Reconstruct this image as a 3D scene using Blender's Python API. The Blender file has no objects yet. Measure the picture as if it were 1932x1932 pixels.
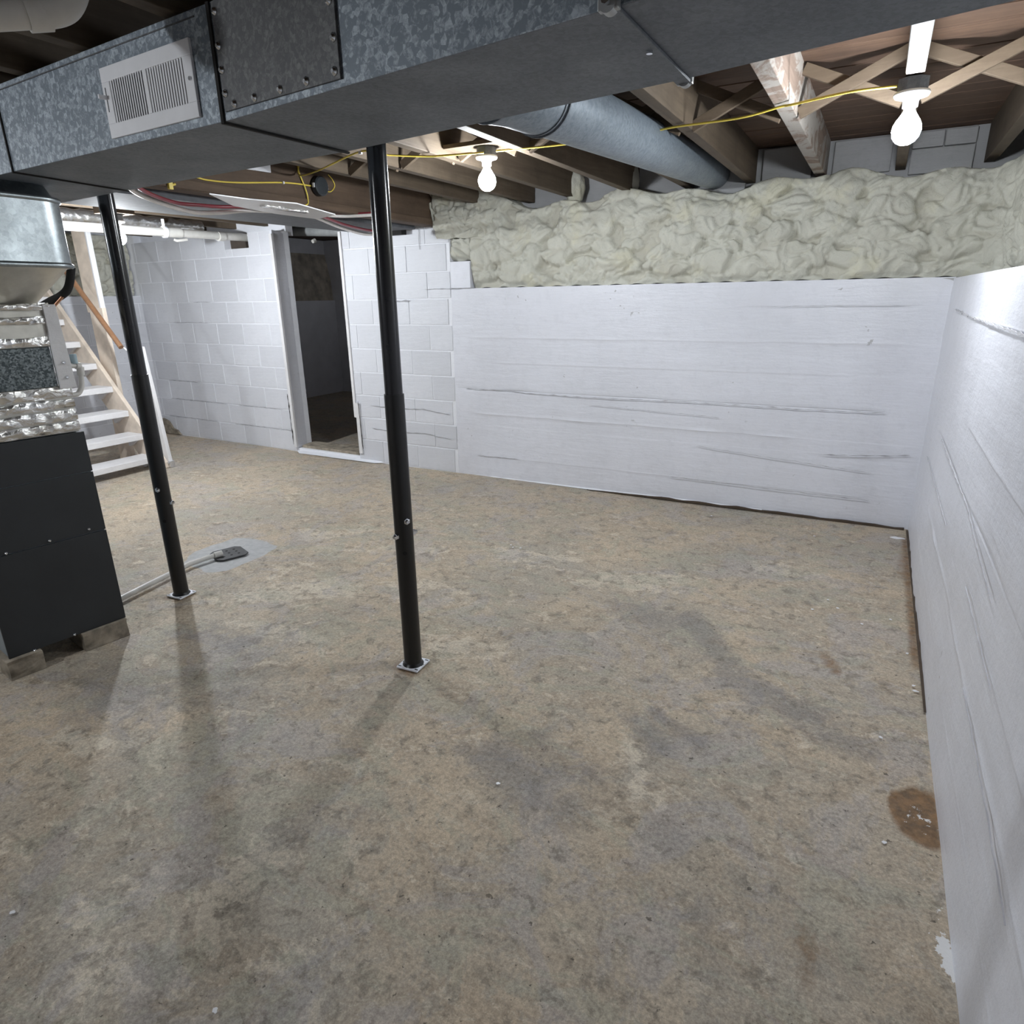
import bpy, bmesh, math, random
import numpy as np
from mathutils import Vector, Matrix, noise
random.seed(7); rng = np.random.default_rng(7)
PI = math.pi
sc = bpy.context.scene
C = sc.collection

# ------------------------------------------------------------------ camera, world, exposure
CAM_R = np.array([[0.8803, -0.1359, 0.4545], [0.4741, 0.2833, -0.8336], [-0.0155, 0.9493, 0.3139]])
FOC = 1228.0
u_, s_, v_ = np.linalg.svd(CAM_R); CAM_R = u_ @ v_
CAM = np.array([0, 0, 1.5])
cd = bpy.data.cameras.new('camera'); cam = bpy.data.objects.new('camera', cd); C.objects.link(cam)
cd.sensor_fit = 'HORIZONTAL'; cd.sensor_width = 36.0; cd.lens = 36.0 * FOC / 1932.0
cd.clip_start = 0.02; cd.clip_end = 60
M = Matrix([list(r) for r in CAM_R]).to_4x4(); M.translation = Vector(CAM); cam.matrix_world = M
sc.camera = cam
w = bpy.data.worlds.new('world'); sc.world = w; w.use_nodes = True
w.node_tree.nodes['Background'].inputs[0].default_value = (0.6, 0.65, 0.75, 1)
w.node_tree.nodes['Background'].inputs[1].default_value = 0.02
sc.view_settings.view_transform = 'Standard'; sc.view_settings.look = 'None'
sc.view_settings.exposure = 0.0; sc.view_settings.gamma = 1.0; sc.view_settings.use_curve_mapping = False
BULB_E, BULB_STAIR, BULB_UNSEEN = 620.0, 1750.0, 760.0     # emission of the bare bulbs; the last is for lamps out of view

# ------------------------------------------------------------------ geometry helpers
def at(u, v, **k):
    """point seen at a photo pixel on the plane x=.., y=.. or z=.. (used only to read off measured positions)"""
    d = CAM_R @ np.array([u - 966, -(v - 966), -FOC])
    (ax, val), = k.items(); i = 'xyz'.index(ax)
    return Vector(CAM + d * (val - CAM[i]) / d[i])

class MB:
    def __init__(s): s.v = []; s.f = []; s.sm = []
    def add(s, vs, fs, smooth=False):
        o = len(s.v); s.v += [tuple(p) for p in vs]; s.f += [tuple(i + o for i in f) for f in fs]; s.sm += [smooth] * len(fs)
        return s
    def hexa(s, p):   # 8 points: bottom ring then top ring
        return s.add(p, [(3, 2, 1, 0), (4, 5, 6, 7), (0, 1, 5, 4), (1, 2, 6, 5), (2, 3, 7, 6), (3, 0, 4, 7)])
    def box(s, a, b):
        x0, y0, z0 = a; x1, y1, z1 = b
        return s.hexa([(x0, y0, z0), (x1, y0, z0), (x1, y1, z0), (x0, y1, z0), (x0, y0, z1), (x1, y0, z1), (x1, y1, z1), (x0, y1, z1)])
    def obox(s, c, ex, ey, ez):  # centre and three half vectors
        c, ex, ey, ez = map(Vector, (c, ex, ey, ez))
        return s.hexa([c - ex - ey - ez, c + ex - ey - ez, c + ex + ey - ez, c - ex + ey - ez, c - ex - ey + ez, c + ex - ey + ez, c + ex + ey + ez, c - ex + ey + ez])
    def beam(s, a, b, wd, ht, up=(0, 0, 1)):
        a, b = Vector(a), Vector(b); d = (b - a).normalized(); up = Vector(up)
        sd = d.cross(up).normalized(); uu = sd.cross(d).normalized()
        return s.obox((a + b) / 2, (b - a) / 2, sd * wd / 2, uu * ht / 2)
    def tube(s, pts, r, n=16, caps=True, smooth=True):
        pts = [Vector(p) for p in pts]; rs = r if isinstance(r, (list, tuple)) else [r] * len(pts)
        t0 = (pts[1] - pts[0]).normalized(); ref = Vector((0, 0, 1)) if abs(t0.z) < .9 else Vector((1, 0, 0))
        nrm = (ref - t0 * ref.dot(t0)).normalized(); vs = []; m = len(pts)
        for i, p in enumerate(pts):
            t = (pts[min(i + 1, m - 1)] - pts[max(i - 1, 0)])
            t = t.normalized() if t.length > 1e-9 else t0
            nrm = (nrm - t * nrm.dot(t)).normalized(); bn = t.cross(nrm)
            for k in range(n):
                a = 2 * PI * k / n; vs.append(p + (nrm * math.cos(a) + bn * math.sin(a)) * rs[i])
        fs = [(i * n + k, i * n + (k + 1) % n, (i + 1) * n + (k + 1) % n, (i + 1) * n + k) for i in range(m - 1) for k in range(n)]
        s.add(vs, fs, smooth)
        if caps: s.add(vs[:n], [tuple(range(n))[::-1]]); s.add(vs[-n:], [tuple(range(n))])
        return s
    def lathe(s, prof, c=(0, 0, 0), n=24):
        c = Vector(c); vs = []; m = len(prof)
        for r, z in prof:
            for k in range(n):
                a = 2 * PI * k / n; vs.append(c + Vector((r * math.cos(a), r * math.sin(a), z)))
        return s.add(vs, [(i * n + k, i * n + (k + 1) % n, (i + 1) * n + (k + 1) % n, (i + 1) * n + k) for i in range(m - 1) for k in range(n)], True)
    def prism(s, poly, d):   # poly: 3D points, d: extrusion vector
        n = len(poly); d = Vector(d); p = [Vector(q) for q in poly]
        return s.add(p + [q + d for q in p], [tuple(range(n))[::-1], tuple(range(n, 2 * n))] + [(i, (i + 1) % n, n + (i + 1) % n, n + i) for i in range(n)])

def mesh_of(name, mb):
    me = bpy.data.meshes.new(name); me.from_pydata(mb.v, [], mb.f)
    me.polygons.foreach_set('use_smooth', mb.sm); me.update()
    bm = bmesh.new(); bm.from_mesh(me); bmesh.ops.recalc_face_normals(bm, faces=bm.faces); bm.to_mesh(me); bm.free()
    return me
def obj(name, mb, mat, parent=None, bevel=0, loc=None):
    me = mb if isinstance(mb, bpy.types.Mesh) else mesh_of(name, mb)
    if mat and not me.materials: me.materials.append(mat)
    o = bpy.data.objects.new(name, me); C.objects.link(o)
    if parent: o.parent = parent
    if loc is not None: o.location = loc
    if bevel:
        b = o.modifiers.new('bevel', 'BEVEL'); b.width = bevel; b.segments = 2; b.limit_method = 'ANGLE'; b.angle_limit = 0.6
    return o
def tag(o, label, cat, group=None, kind=None):
    o['label'] = label; o['category'] = cat
    if group: o['group'] = group
    if kind: o['kind'] = kind
    return o
def thing(name, label, cat, loc=(0, 0, 0), group=None):
    o = bpy.data.objects.new(name, None); C.objects.link(o); o.location = loc; o.empty_display_size = .1
    return tag(o, label, cat, group)
def rel(mb, loc):
    l = Vector(loc); mb.v = [tuple(Vector(p) - l) for p in mb.v]; return mb
def part(name, mb, mat, t, bevel=0):      # world coordinates in, child of thing t (unrotated empties)
    base = Vector(t.location); q = t
    while q.parent: q = q.parent; base += Vector(q.location)
    return obj(name, rel(mb, base), mat, t, bevel)
def struct(name, mb, mat, bevel=0):
    o = obj(name, mb, mat, None, bevel); o['kind'] = 'structure'; return o
def smooth_path(pts, n=6):
    P = [Vector(p) for p in pts]; out = []
    for i in range(len(P) - 1):
        p0, p1, p2, p3 = P[max(i - 1, 0)], P[i], P[i + 1], P[min(i + 2, len(P) - 1)]
        for k in range(n):
            t = k / n
            out.append(.5 * ((2 * p1) + (p2 - p0) * t + (2 * p0 - 5 * p1 + 4 * p2 - p3) * t * t + (3 * p1 - p0 - 3 * p2 + p3) * t ** 3))
    return out + [P[-1]]

# ------------------------------------------------------------------ material helpers
class NT:
    def __init__(s, name):
        s.m = bpy.data.materials.new(name); s.m.use_nodes = True; s.t = s.m.node_tree; s.n = s.t.nodes
        s.b = s.n['Principled BSDF']; s.tc = s.n.new('ShaderNodeTexCoord')
    def lk(s, a, b): s.t.links.new(a, b)
    def setv(s, sock, v):
        if isinstance(v, bpy.types.NodeSocket): s.lk(v, sock)
        elif isinstance(v, (tuple, list)) and len(v) == 3 and sock.type == 'RGBA': sock.default_value = (*v, 1)
        else: sock.default_value = v
    def mp(s, scale=(1, 1, 1), rot=(0, 0, 0), src='Object'):
        n = s.n.new('ShaderNodeMapping'); s.lk(s.tc.outputs[src], n.inputs[0]); n.inputs['Scale'].default_value = scale; n.inputs['Rotation'].default_value = rot
        return n.outputs[0]
    def noise(s, scale, detail=6, rough=.6, vec=None, dist=0):
        n = s.n.new('ShaderNodeTexNoise'); n.inputs['Scale'].default_value = scale; n.inputs['Detail'].default_value = detail
        n.inputs['Roughness'].default_value = rough; n.inputs['Distortion'].default_value = dist
        s.lk(vec if vec is not None else s.tc.outputs['Object'], n.inputs['Vector']); return n.outputs[0]
    def vor(s, scale, vec=None, feat='F1', out=0):
        n = s.n.new('ShaderNodeTexVoronoi'); n.feature = feat; n.inputs['Scale'].default_value = scale
        s.lk(vec if vec is not None else s.tc.outputs['Object'], n.inputs['Vector']); return n.outputs[out]
    def wave(s, scale, vec=None, dist=3, detail=3, dirn='X'):
        n = s.n.new('ShaderNodeTexWave'); n.bands_direction = dirn; n.inputs['Scale'].default_value = scale; n.inputs['Distortion'].default_value = dist
        n.inputs['Detail'].default_value = detail; s.lk(vec if vec is not None else s.tc.outputs['Object'], n.inputs['Vector']); return n.outputs[1]
    def ramp(s, f, stops):
        n = s.n.new('ShaderNodeValToRGB'); s.lk(f, n.inputs[0]); e = n.color_ramp.elements
        while len(e) < len(stops): e.new(.5)
        for el, (p, c) in zip(e, stops):
            el.position = p; el.color = (c, c, c, 1) if not isinstance(c, (tuple, list)) else (*c, 1)
        return n.outputs[0]
    def math(s, op, a, b=0.5, clamp=False):
        n = s.n.new('ShaderNodeMath'); n.operation = op; n.use_clamp = clamp; s.setv(n.inputs[0], a); s.setv(n.inputs[1], b); return n.outputs[0]
    def mix(s, f, a, b, mode='MIX'):
        n = s.n.new('ShaderNodeMix'); n.data_type = 'RGBA'; n.blend_type = mode
        s.setv(n.inputs[0], f); s.setv(n.inputs[6], a); s.setv(n.inputs[7], b); return n.outputs[2]
    def attr(s, name):
        n = s.n.new('ShaderNodeAttribute'); n.attribute_name = name; return n
    def rnd(s): return s.n.new('ShaderNodeObjectInfo').outputs['Random']
    def bump(s, h, strength=.3, dist=.01, prev=None):
        n = s.n.new('ShaderNodeBump'); n.inputs['Strength'].default_value = strength; n.inputs['Distance'].default_value = dist
        s.lk(h, n.inputs['Height'])
        if prev is not None: s.lk(prev, n.inputs['Normal'])
        return n.outputs[0]
    def out(s, col=None, rough=None, metal=None, normal=None, **k):
        for nm, v in (('Base Color', col), ('Roughness', rough), ('Metallic', metal), ('Normal', normal)):
            if v is not None: s.setv(s.b.inputs[nm], v)
        for nm, v in k.items(): s.setv(s.b.inputs[nm.replace('_', ' ')], v)
        return s.m

def plain(name, col, rough=.5, metal=0.0, var=.08, scale=12, bump=.1):
    n = NT(name); f = n.noise(scale, 5)
    a = tuple(c * (1 - var * 2) for c in col); b = tuple(min(1, c * (1 + var * 2)) for c in col)
    return n.out(n.ramp(f, [(.3, a), (.7, b)]), rough, metal, n.bump(n.noise(scale * 8, 4), bump, .002))

# white masonry paint
def paint_mat(name, a, b, rough=.42, per_block=False, spot=True):
    n = NT(name)
    big = n.noise(1.3, 4); fine = n.noise(14, 6, .7)
    col = n.mix(n.ramp(big, [(.35, 0), (.65, 1)]), a, b)
    col = n.mix(n.math('MULTIPLY', n.ramp(fine, [(.35, 1), (.5, 0)]), .25), col, tuple(c * .86 for c in a))
    if per_block: col = n.mix(n.math('MULTIPLY', n.rnd(), .55), col, tuple(c * .88 for c in a))
    if spot:
        m = n.math('MULTIPLY', n.ramp(n.noise(30, 2, .5), [(.70, 0), (.74, 1)]), n.ramp(n.noise(2.2, 2), [(.55, 0), (.62, 1)]))
        col = n.mix(n.math('MULTIPLY', m, .55), col, (.22, .21, .2))
    h = n.math('ADD', n.math('MULTIPLY', n.noise(6, 5, .6), 1.0), n.math('MULTIPLY', n.noise(60, 5, .7), .35))
    h = n.math('ADD', h, n.math('MULTIPLY', n.noise(5, 5, .65, n.mp((1.0, 1.0, 7.0))), .9))
    return n.out(col, rough, 0.0, n.bump(h, .45, .008))
MAT = {}
MAT['paint'] = paint_mat('white wall paint', (.66, .67, .72), (.72, .73, .785), .36)
MAT['paint_block'] = paint_mat('white painted block', (.62, .63, .67), (.69, .70, .74), .45, True)
MAT['mortar'] = paint_mat('painted mortar', (.74, .75, .79), (.80, .81, .85), .5, spot=False)
MAT['paint_wood'] = paint_mat('white painted wood', (.64, .63, .63), (.74, .73, .74), .5)
MAT['rim'] = paint_mat('grey rim board', (.36, .36, .36), (.46, .46, .47), .8)
MAT['crack'] = plain('grey crack', (.36, .36, .38), .9)
MAT['crack_light'] = plain('pale grey crack', (.50, .50, .53), .8)
MAT['gap'] = plain('dirty brown gap', (.07, .05, .035), .95)
MAT['black'] = plain('black hole', (.012, .011, .010), .9)
MAT['bright'] = plain('cream painted wood', (.70, .60, .50), .5, var=.1, scale=6)

def floor_mat():
    n = NT('worn concrete floor')
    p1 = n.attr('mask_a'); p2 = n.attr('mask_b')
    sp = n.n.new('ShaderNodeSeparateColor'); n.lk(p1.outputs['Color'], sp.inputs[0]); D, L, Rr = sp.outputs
    sp2 = n.n.new('ShaderNodeSeparateColor'); n.lk(p2.outputs['Color'], sp2.inputs[0]); P, W, G = sp2.outputs
    st = n.mp((1.0, 1.5, 1.0), (0, 0, .5))
    big = n.noise(1.1, 6, .6, None, .6); mid = n.noise(4.0, 9, .68, st, .9); fine = n.noise(16, 9, .72, None, .4); vf = n.noise(90, 6, .7)
    grain = n.noise(240, 3, .8)
    tan, grey, lite, brn = (.475, .385, .28), (.355, .31, .25), (.62, .55, .44), (.34, .265, .19)
    col = n.mix(n.ramp(big, [(.38, 0), (.6, 1)]), tan, grey)
    col = n.mix(n.math('MULTIPLY', n.ramp(mid, [(.50, 0), (.56, 1)]), .40), col, brn)
    # pale scuffed patches with crisp flaking edges
    e = n.math('ADD', n.math('MULTIPLY', L, .13), n.math('ADD', n.math('MULTIPLY', mid, .62), n.math('MULTIPLY', fine, .42)))
    col = n.mix(n.math('MULTIPLY', n.ramp(e, [(.585, 0), (.625, 1)]), .62), col, lite)
    col = n.mix(n.math('MULTIPLY', n.ramp(n.noise(9, 9, .75, None, 1.2), [(.53, 0), (.57, 1)]), .5), col, (.33, .30, .25))
    col = n.mix(n.math('MULTIPLY', n.ramp(n.noise(11, 9, .75, st, 1.0), [(.56, 0), (.60, 1)]), .45), col, (.56, .50, .40))
    col = n.mix(n.math('MULTIPLY', n.ramp(n.noise(2.6, 7, .68, None, 1.0), [(.52, 0), (.57, 1)]), .38), col, (.345, .325, .33))
    col = n.mix(n.math('MULTIPLY', n.ramp(n.noise(1.9, 8, .7, st, 1.4), [(.53, 0), (.57, 1)]), .35), col, (.33, .33, .255))
    # darker patches broken up by noise
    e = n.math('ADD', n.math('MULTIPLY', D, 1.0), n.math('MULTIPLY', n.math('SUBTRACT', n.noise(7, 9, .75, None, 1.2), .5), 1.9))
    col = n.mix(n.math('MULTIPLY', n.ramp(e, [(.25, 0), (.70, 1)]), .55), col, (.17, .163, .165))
    # fine pits and grain
    col = n.mix(n.math('MULTIPLY', n.ramp(fine, [(.38, 1), (.46, 0)]), .6), col, (.17, .15, .12))
    col = n.mix(n.ramp(n.noise(38, 3, .6), [(.285, .75), (.315, 0)]), col, (.05, .04, .03))
    col = n.mix(.55, col, n.ramp(vf, [(.3, .22), (.7, .84)]), 'OVERLAY')
    col = n.mix(.35, col, n.ramp(grain, [(.3, .25), (.7, .8)]), 'OVERLAY')
    # rust
    e = n.math('ADD', Rr, n.math('MULTIPLY', n.math('SUBTRACT', fine, .5), 1.1))
    col = n.mix(n.math('MULTIPLY', n.ramp(e, [(.35, 0), (.75, 1)]), .85), col, n.ramp(n.noise(30, 5), [(.35, (.09, .045, .015)), (.65, (.24, .12, .04))]))
    # newer cement patch, white paint splashes
    e = n.math('ADD', P, n.math('MULTIPLY', n.math('SUBTRACT', fine, .5), .6))
    col = n.mix(n.ramp(e, [(.42, 0), (.55, .9)]), col, n.ramp(n.noise(25, 6), [(.3, (.36, .37, .38)), (.7, (.48, .49, .50))]))
    e = n.math('ADD', W, n.math('MULTIPLY', n.math('SUBTRACT', n.noise(42, 5, .7), .5), 2.6))
    col = n.mix(n.ramp(e, [(.80, 0), (.88, .95)]), col, (.80, .80, .80))
    h = n.math('ADD', n.math('MULTIPLY', fine, .7), n.math('MULTIPLY', vf, .3))
    h2 = n.math('ADD', h, n.math('MULTIPLY', mid, 1.2))
    return n.out(col, n.ramp(mid, [(.3, .52), (.7, .72)]), 0.0, n.bump(h2, .40, .006), Specular_IOR_Level=.35)
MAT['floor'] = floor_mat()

def galv(name, a, b, rough=.5, metal=.55, sc_=26, contrast=(.35, .6)):
    n = NT(name)
    v = n.vor(sc_, n.mp((1, 1, 1)), 'F1', 1)
    bw = n.n.new('ShaderNodeRGBToBW'); n.lk(v, bw.inputs[0])
    f = n.math('ADD', n.math('MULTIPLY', n.noise(sc_ * .9, 5, .7, None, 1.5), .7), n.math('MULTIPLY', bw.outputs[0], .3))
    col = n.ramp(f, [(contrast[0], a), (contrast[1], b)])
    col = n.mix(n.math('MULTIPLY', n.noise(3, 4), .35), col, a)
    return n.out(col, n.ramp(n.noise(5, 4), [(.3, rough * .85), (.7, rough * 1.15)]), metal, n.bump(n.noise(9, 3), .08, .01))
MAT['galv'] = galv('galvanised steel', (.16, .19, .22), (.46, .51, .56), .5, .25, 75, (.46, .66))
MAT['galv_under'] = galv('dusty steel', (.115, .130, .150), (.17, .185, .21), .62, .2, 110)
MAT['galv_dark'] = galv('dark steel plate', (.075, .075, .078), (.19, .19, .185), .5, .3, 90, (.45, .75))
MAT['galv_pipe'] = galv('grey round duct steel', (.14, .17, .20), (.23, .265, .30), .48, .3, 90)
MAT['galv_shiny'] = galv('bright steel', (.24, .265, .275), (.33, .36, .37), .40, 1.0, 60)
MAT['chrome'] = plain('zinc screw', (.75, .77, .80), .22, 1.0, .03)
MAT['plate'] = plain('zinc base plate', (.86, .88, .94), .4, .0, .02)
MAT['black_metal'] = plain('black painted steel', (.012, .012, .014), .20, 0.0, .1, bump=.03)
MAT['black_metal_low'] = plain('black matte steel', (.007, .007, .0075), .34, 0.0, .1, bump=.05)
MAT['white_metal'] = plain('white enamel', (.80, .80, .82), .35, 0, .02)
MAT['cabinet'] = plain('charcoal enamel', (.020, .023, .026), .5, 0, .08, 5)
MAT['cabinet_grey'] = plain('grey enamel', (.20, .23, .25), .5, 0, .05, 5)
MAT['pvc'] = plain('white pvc', (.60, .585, .55), .35, 0, .05, 9)
MAT['pvc_grey'] = plain('grey pvc', (.30, .31, .31), .5)
MAT['yellow'] = plain('yellow cable', (.80, .62, .10), .45, 0, .04)
MAT['red'] = plain('red tubing', (.20, .03, .04), .4, 0, .05)
MAT['whitepex'] = plain('white tubing', (.70, .67, .64), .4, 0, .05)
MAT['copper'] = plain('copper', (.55, .27, .15), .35, .8, .05)
MAT['iron'] = plain('iron grate', (.06, .06, .062), .6, .3, .1)
MAT['plastic_black'] = plain('black plastic', (.03, .035, .04), .45)
MAT['rubber'] = plain('black foam rubber', (.012, .012, .012), .9)
MAT['porcelain'] = plain('white porcelain', (.85, .85, .85), .25, 0, .02)
MAT['block_raw'] = plain('raw concrete block', (.26, .225, .175), .95, 0, .25, 14, .6)

def wood(name, a, b, rough=.75, dirt=.4, axis='Y'):
    n = NT(name)
    s = {'X': (.5, 7, 7), 'Y': (7, .5, 7), 'Z': (7, 7, .5)}[axis]
    g = n.noise(3, 8, .65, n.mp(s), 1.0)
    col = n.ramp(g, [(.3, a), (.7, b)])
    col = n.mix(n.math('MULTIPLY', n.rnd(), .35), col, tuple(c * .6 for c in a))
    col = n.mix(n.math('MULTIPLY', n.ramp(n.noise(3.5, 6, .7), [(.45, 0), (.65, 1)]), dirt), col, tuple(c * .45 for c in a))
    return n.out(col, rough, 0.0, n.bump(n.noise(6, 8, .7, n.mp(tuple(c * 1.5 for c in s))), .35, .004))
MAT['joist'] = wood('old joist wood', (.078, .056, .036), (.145, .108, .072))
MAT['plank'] = wood('subfloor plank wood', (.08, .045, .028), (.16, .095, .06), axis='X')
MAT['girder'] = wood('dark beam wood', (.085, .055, .035), (.15, .10, .065))
MAT['brace'] = wood('brace wood', (.11, .078, .050), (.18, .133, .090), axis='X')
MAT['rail'] = wood('varnished handrail', (.22, .115, .06), (.33, .18, .10), .35, .1, 'X')
def smear_mat():
    n = NT('paint smeared joist wood')
    g = n.noise(3, 8, .65, n.mp((7, .5, 7)), 1.0); col = n.ramp(g, [(.3, (.15, .11, .085)), (.7, (.26, .19, .15))])
    col = n.mix(n.ramp(n.noise(5, 6, .7, n.mp((1, .5, 1)), 1.5), [(.47, 0), (.53, .8)]), col, (.36, .34, .31))
    return n.out(col, .8, 0.0, n.bump(g, .4, .004))
MAT['joist_smear'] = smear_mat()

def foam_mat():
    n = NT('spray foam')
    f = n.noise(5, 6, .6); f2 = n.noise(45, 5, .7)
    col = n.mix(n.ramp(f, [(.35, 0), (.65, 1)]), (.48, .475, .41), (.55, .545, .475))
    yl = n.math('MULTIPLY', n.ramp(n.noise(3.1, 4), [(.56, 0), (.66, 1)]), .5)
    col = n.mix(yl, col, (.56, .53, .38))
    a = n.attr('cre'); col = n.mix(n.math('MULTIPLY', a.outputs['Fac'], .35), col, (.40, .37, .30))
    return n.out(col, .62, 0.0, n.bump(n.math('ADD', n.math('MULTIPLY', n.noise(24, 5, .6, None, 1.0), 1.0), n.math('MULTIPLY', f2, .4)), .6, .012), Subsurface_Weight=0.0)
MAT['foam'] = foam_mat()
def foil_mat():
    n = NT('aluminium foil tape'); c = n.vor(26, None, 'F1', 0)
    h = n.math('ADD', n.noise(18, 5, .6, None, 1.5), c)
    return n.out(n.ramp(n.noise(7, 4), [(.35, (.62, .60, .55)), (.65, (.86, .86, .86))]), .24, .95, n.bump(h, .5, .012))
MAT['foil'] = foil_mat()
MAT['clip'] = plain('dull zinc clip', (.36, .37, .37), .45, .5)
MAT['return'] = plain('dull dark duct steel', (.10, .105, .115), .8, 0, .1, 20)
MAT['foil_flat'] = plain('smooth foil tape', (.62, .60, .54), .38, .7, .1, 8)
def coil_mat():
    n = NT('spangled coil case'); f = n.vor(170, None, 'F1', 1); bw = n.n.new('ShaderNodeRGBToBW'); n.lk(f, bw.inputs[0])
    return n.out(n.ramp(bw.outputs[0], [(.3, (.05, .065, .07)), (.8, (.22, .25, .26))]), .5, .4)
MAT['coil'] = coil_mat()
def bulb_mat(nm='glowing bulb glass', e=BULB_E):
    n = NT(nm)
    return n.out((1, 1, 1), .3, 0.0, None, Emission_Color=(.90, .95, 1.0), Emission_Strength=e)
MAT['bulb'] = bulb_mat(); MAT['bulb_stair'] = bulb_mat('glowing stair bulb glass', BULB_STAIR); MAT['bulb_fill'] = bulb_mat('added fill bulb glass', 28.0); MAT['bulb_unseen'] = bulb_mat('glowing unseen bulb glass', BULB_UNSEEN)  # last two serve only lamps out of view, placed for brightness
_g = NT('lit bulb collar'); MAT['glow_white'] = _g.out((.9, .9, .9), .4, 0.0, None, Emission_Color=(.90, .95, 1.0), Emission_Strength=25.0)

# ------------------------------------------------------------------ FLOOR
def seg_d(X, Y, a, b):
    ax, ay = a; bx, by = b; dx, dy = bx - ax, by - ay
    t = np.clip(((X - ax) * dx + (Y - ay) * dy) / (dx * dx + dy * dy + 1e-9), 0, 1)
    return np.hypot(X - ax - t * dx, Y - ay - t * dy)
def inpoly(X, Y, poly):
    r = np.zeros(X.shape, bool); n = len(poly)
    for i in range(n):
        x0, y0 = poly[i]; x1, y1 = poly[(i + 1) % n]
        c = ((y0 > Y) != (y1 > Y)) & (X < (x1 - x0) * (Y - y0) / (y1 - y0 + 1e-12) + x0); r ^= c
    return r
def build_floor():
    xs = np.concatenate([np.arange(-9.0, -4.0, .1), np.arange(-4.0, .0, .02), np.arange(.0, .5, .01), [.6]])
    ys = np.concatenate([np.arange(-3.7, .2, .15), np.arange(.2, 5.1, .02), np.arange(5.1, 9.4, .2)])
    nx, ny = len(xs), len(ys); X, Y = np.meshgrid(xs, ys)
    Z = .004 * np.sin(X * 2.1 + 1) * np.sin(Y * 1.7) - .004
    v = np.stack([X, Y, Z], -1).reshape(-1, 3)
    i = np.arange(nx * ny).reshape(ny, nx); f = np.stack([i[:-1, :-1], i[:-1, 1:], i[1:, 1:], i[1:, :-1]], -1).reshape(-1, 4)
    me = bpy.data.meshes.new('floor'); me.from_pydata(v.tolist(), [], f.tolist())
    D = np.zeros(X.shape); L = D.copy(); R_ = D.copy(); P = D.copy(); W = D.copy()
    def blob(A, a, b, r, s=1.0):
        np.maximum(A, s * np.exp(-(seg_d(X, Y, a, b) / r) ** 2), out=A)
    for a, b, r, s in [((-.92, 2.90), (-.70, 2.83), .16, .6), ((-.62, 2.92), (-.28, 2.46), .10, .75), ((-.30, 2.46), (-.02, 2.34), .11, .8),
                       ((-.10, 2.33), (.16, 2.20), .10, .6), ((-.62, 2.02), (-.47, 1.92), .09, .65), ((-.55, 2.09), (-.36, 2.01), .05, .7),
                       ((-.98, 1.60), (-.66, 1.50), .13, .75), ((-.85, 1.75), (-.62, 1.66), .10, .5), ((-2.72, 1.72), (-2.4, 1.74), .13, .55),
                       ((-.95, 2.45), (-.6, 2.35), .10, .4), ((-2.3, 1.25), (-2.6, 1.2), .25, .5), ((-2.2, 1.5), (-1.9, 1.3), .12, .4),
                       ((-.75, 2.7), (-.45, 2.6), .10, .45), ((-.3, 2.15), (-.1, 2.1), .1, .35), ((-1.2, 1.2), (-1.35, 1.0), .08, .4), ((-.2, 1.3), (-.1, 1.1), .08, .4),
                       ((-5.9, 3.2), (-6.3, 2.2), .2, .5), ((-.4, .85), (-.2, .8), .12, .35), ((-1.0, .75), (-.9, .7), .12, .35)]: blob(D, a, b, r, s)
    for a, b, r, s in [((-2.75, 2.15), (-2.35, 2.45), .14, 1), ((-2.9, 2.85), (-2.3, 3.1), .1, .6), ((-.4, 3.7), (-.1, 3.75), .12, .7), ((-1.1, 3.15), (-.8, 3.25), .16, .8),
                       ((-1.8, 3.2), (-1.5, 3.3), .14, .8), ((-1.36, .95), (-1.3, .8), .10, .9), ((-1.55, .62), (-1.4, .55), .12, .8), ((-1.5, 2.15), (-1.35, 2.2), .10, .8),
                       ((-.52, 1.75), (-.40, 1.50), .03, .5), ((-.62, 1.95), (-.5, 1.78), .04, .9), ((-1.0, .8), (-.9, .72), .07, .7), ((-2.2, 2.6), (-1.4, 2.5), .14, .5),
                       ((-2.0, 1.9), (-2.6, 1.9), .09, .7), ((-3.2, 3.0), (-2.9, 3.2), .12, .7), ((-.2, .95), (.0, .8), .08, .5), ((-2.4, 1.0), (-2.1, 1.1), .10, .6)]: blob(L, a, b, r, s)
    for c in [(-1.565, 1.945), (-3.11, 1.955)]:
        d = np.maximum(abs(X - c[0]), abs(Y - c[1])); np.maximum(R_, .62 * np.exp(-(np.maximum(d - .05, 0) / .035) ** 2), out=R_)
    pr = [(.225, 1.99), (.24, 1.90), (.28, 1.845), (.36, 1.82), (.37, 2.08), (.30, 2.09), (.235, 2.04)]
    R_[inpoly(X, Y, pr)] = 1.0
    for a, b, r, s in [((-.02, 2.86), (.05, 2.72), .05, .6), ((-1.72, .72), (-1.6, .85), .02, .5), ((-1.05, 1.55), (-1.03, 1.45), .03, .5), ((.33, 1.6), (.30, 1.2), .07, .35),
                       ((.05, 1.4), (.07, 1.25), .04, .55), ((.34, 2.9), (.34, 4.6), .03, .75), ((.30, 3.9), (.35, 4.6), .05, .5)]: blob(R_, a, b, r, s)
    pp = [(at(*q, z=0).x, at(*q, z=0).y) for q in [(345, 1062), (365, 1040), (445, 1014), (480, 1015), (527, 1029), (490, 1050), (430, 1076), (395, 1080), (372, 1070)]]
    P[inpoly(X, Y, pp)] = 1.0
    for a, b, r, s in [((.345, 1.52), (.365, 1.43), .022, 1.6), ((.31, 1.95), (.345, 1.95), .07, .72), ((.33, 2.1), (.33, 2.3), .05, .5), ((.34, 1.6), (.35, 1.8), .05, .48), ((.28, 1.4), (.30, 1.7), .06, .35)]: blob(W, a, b, r, s)
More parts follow.
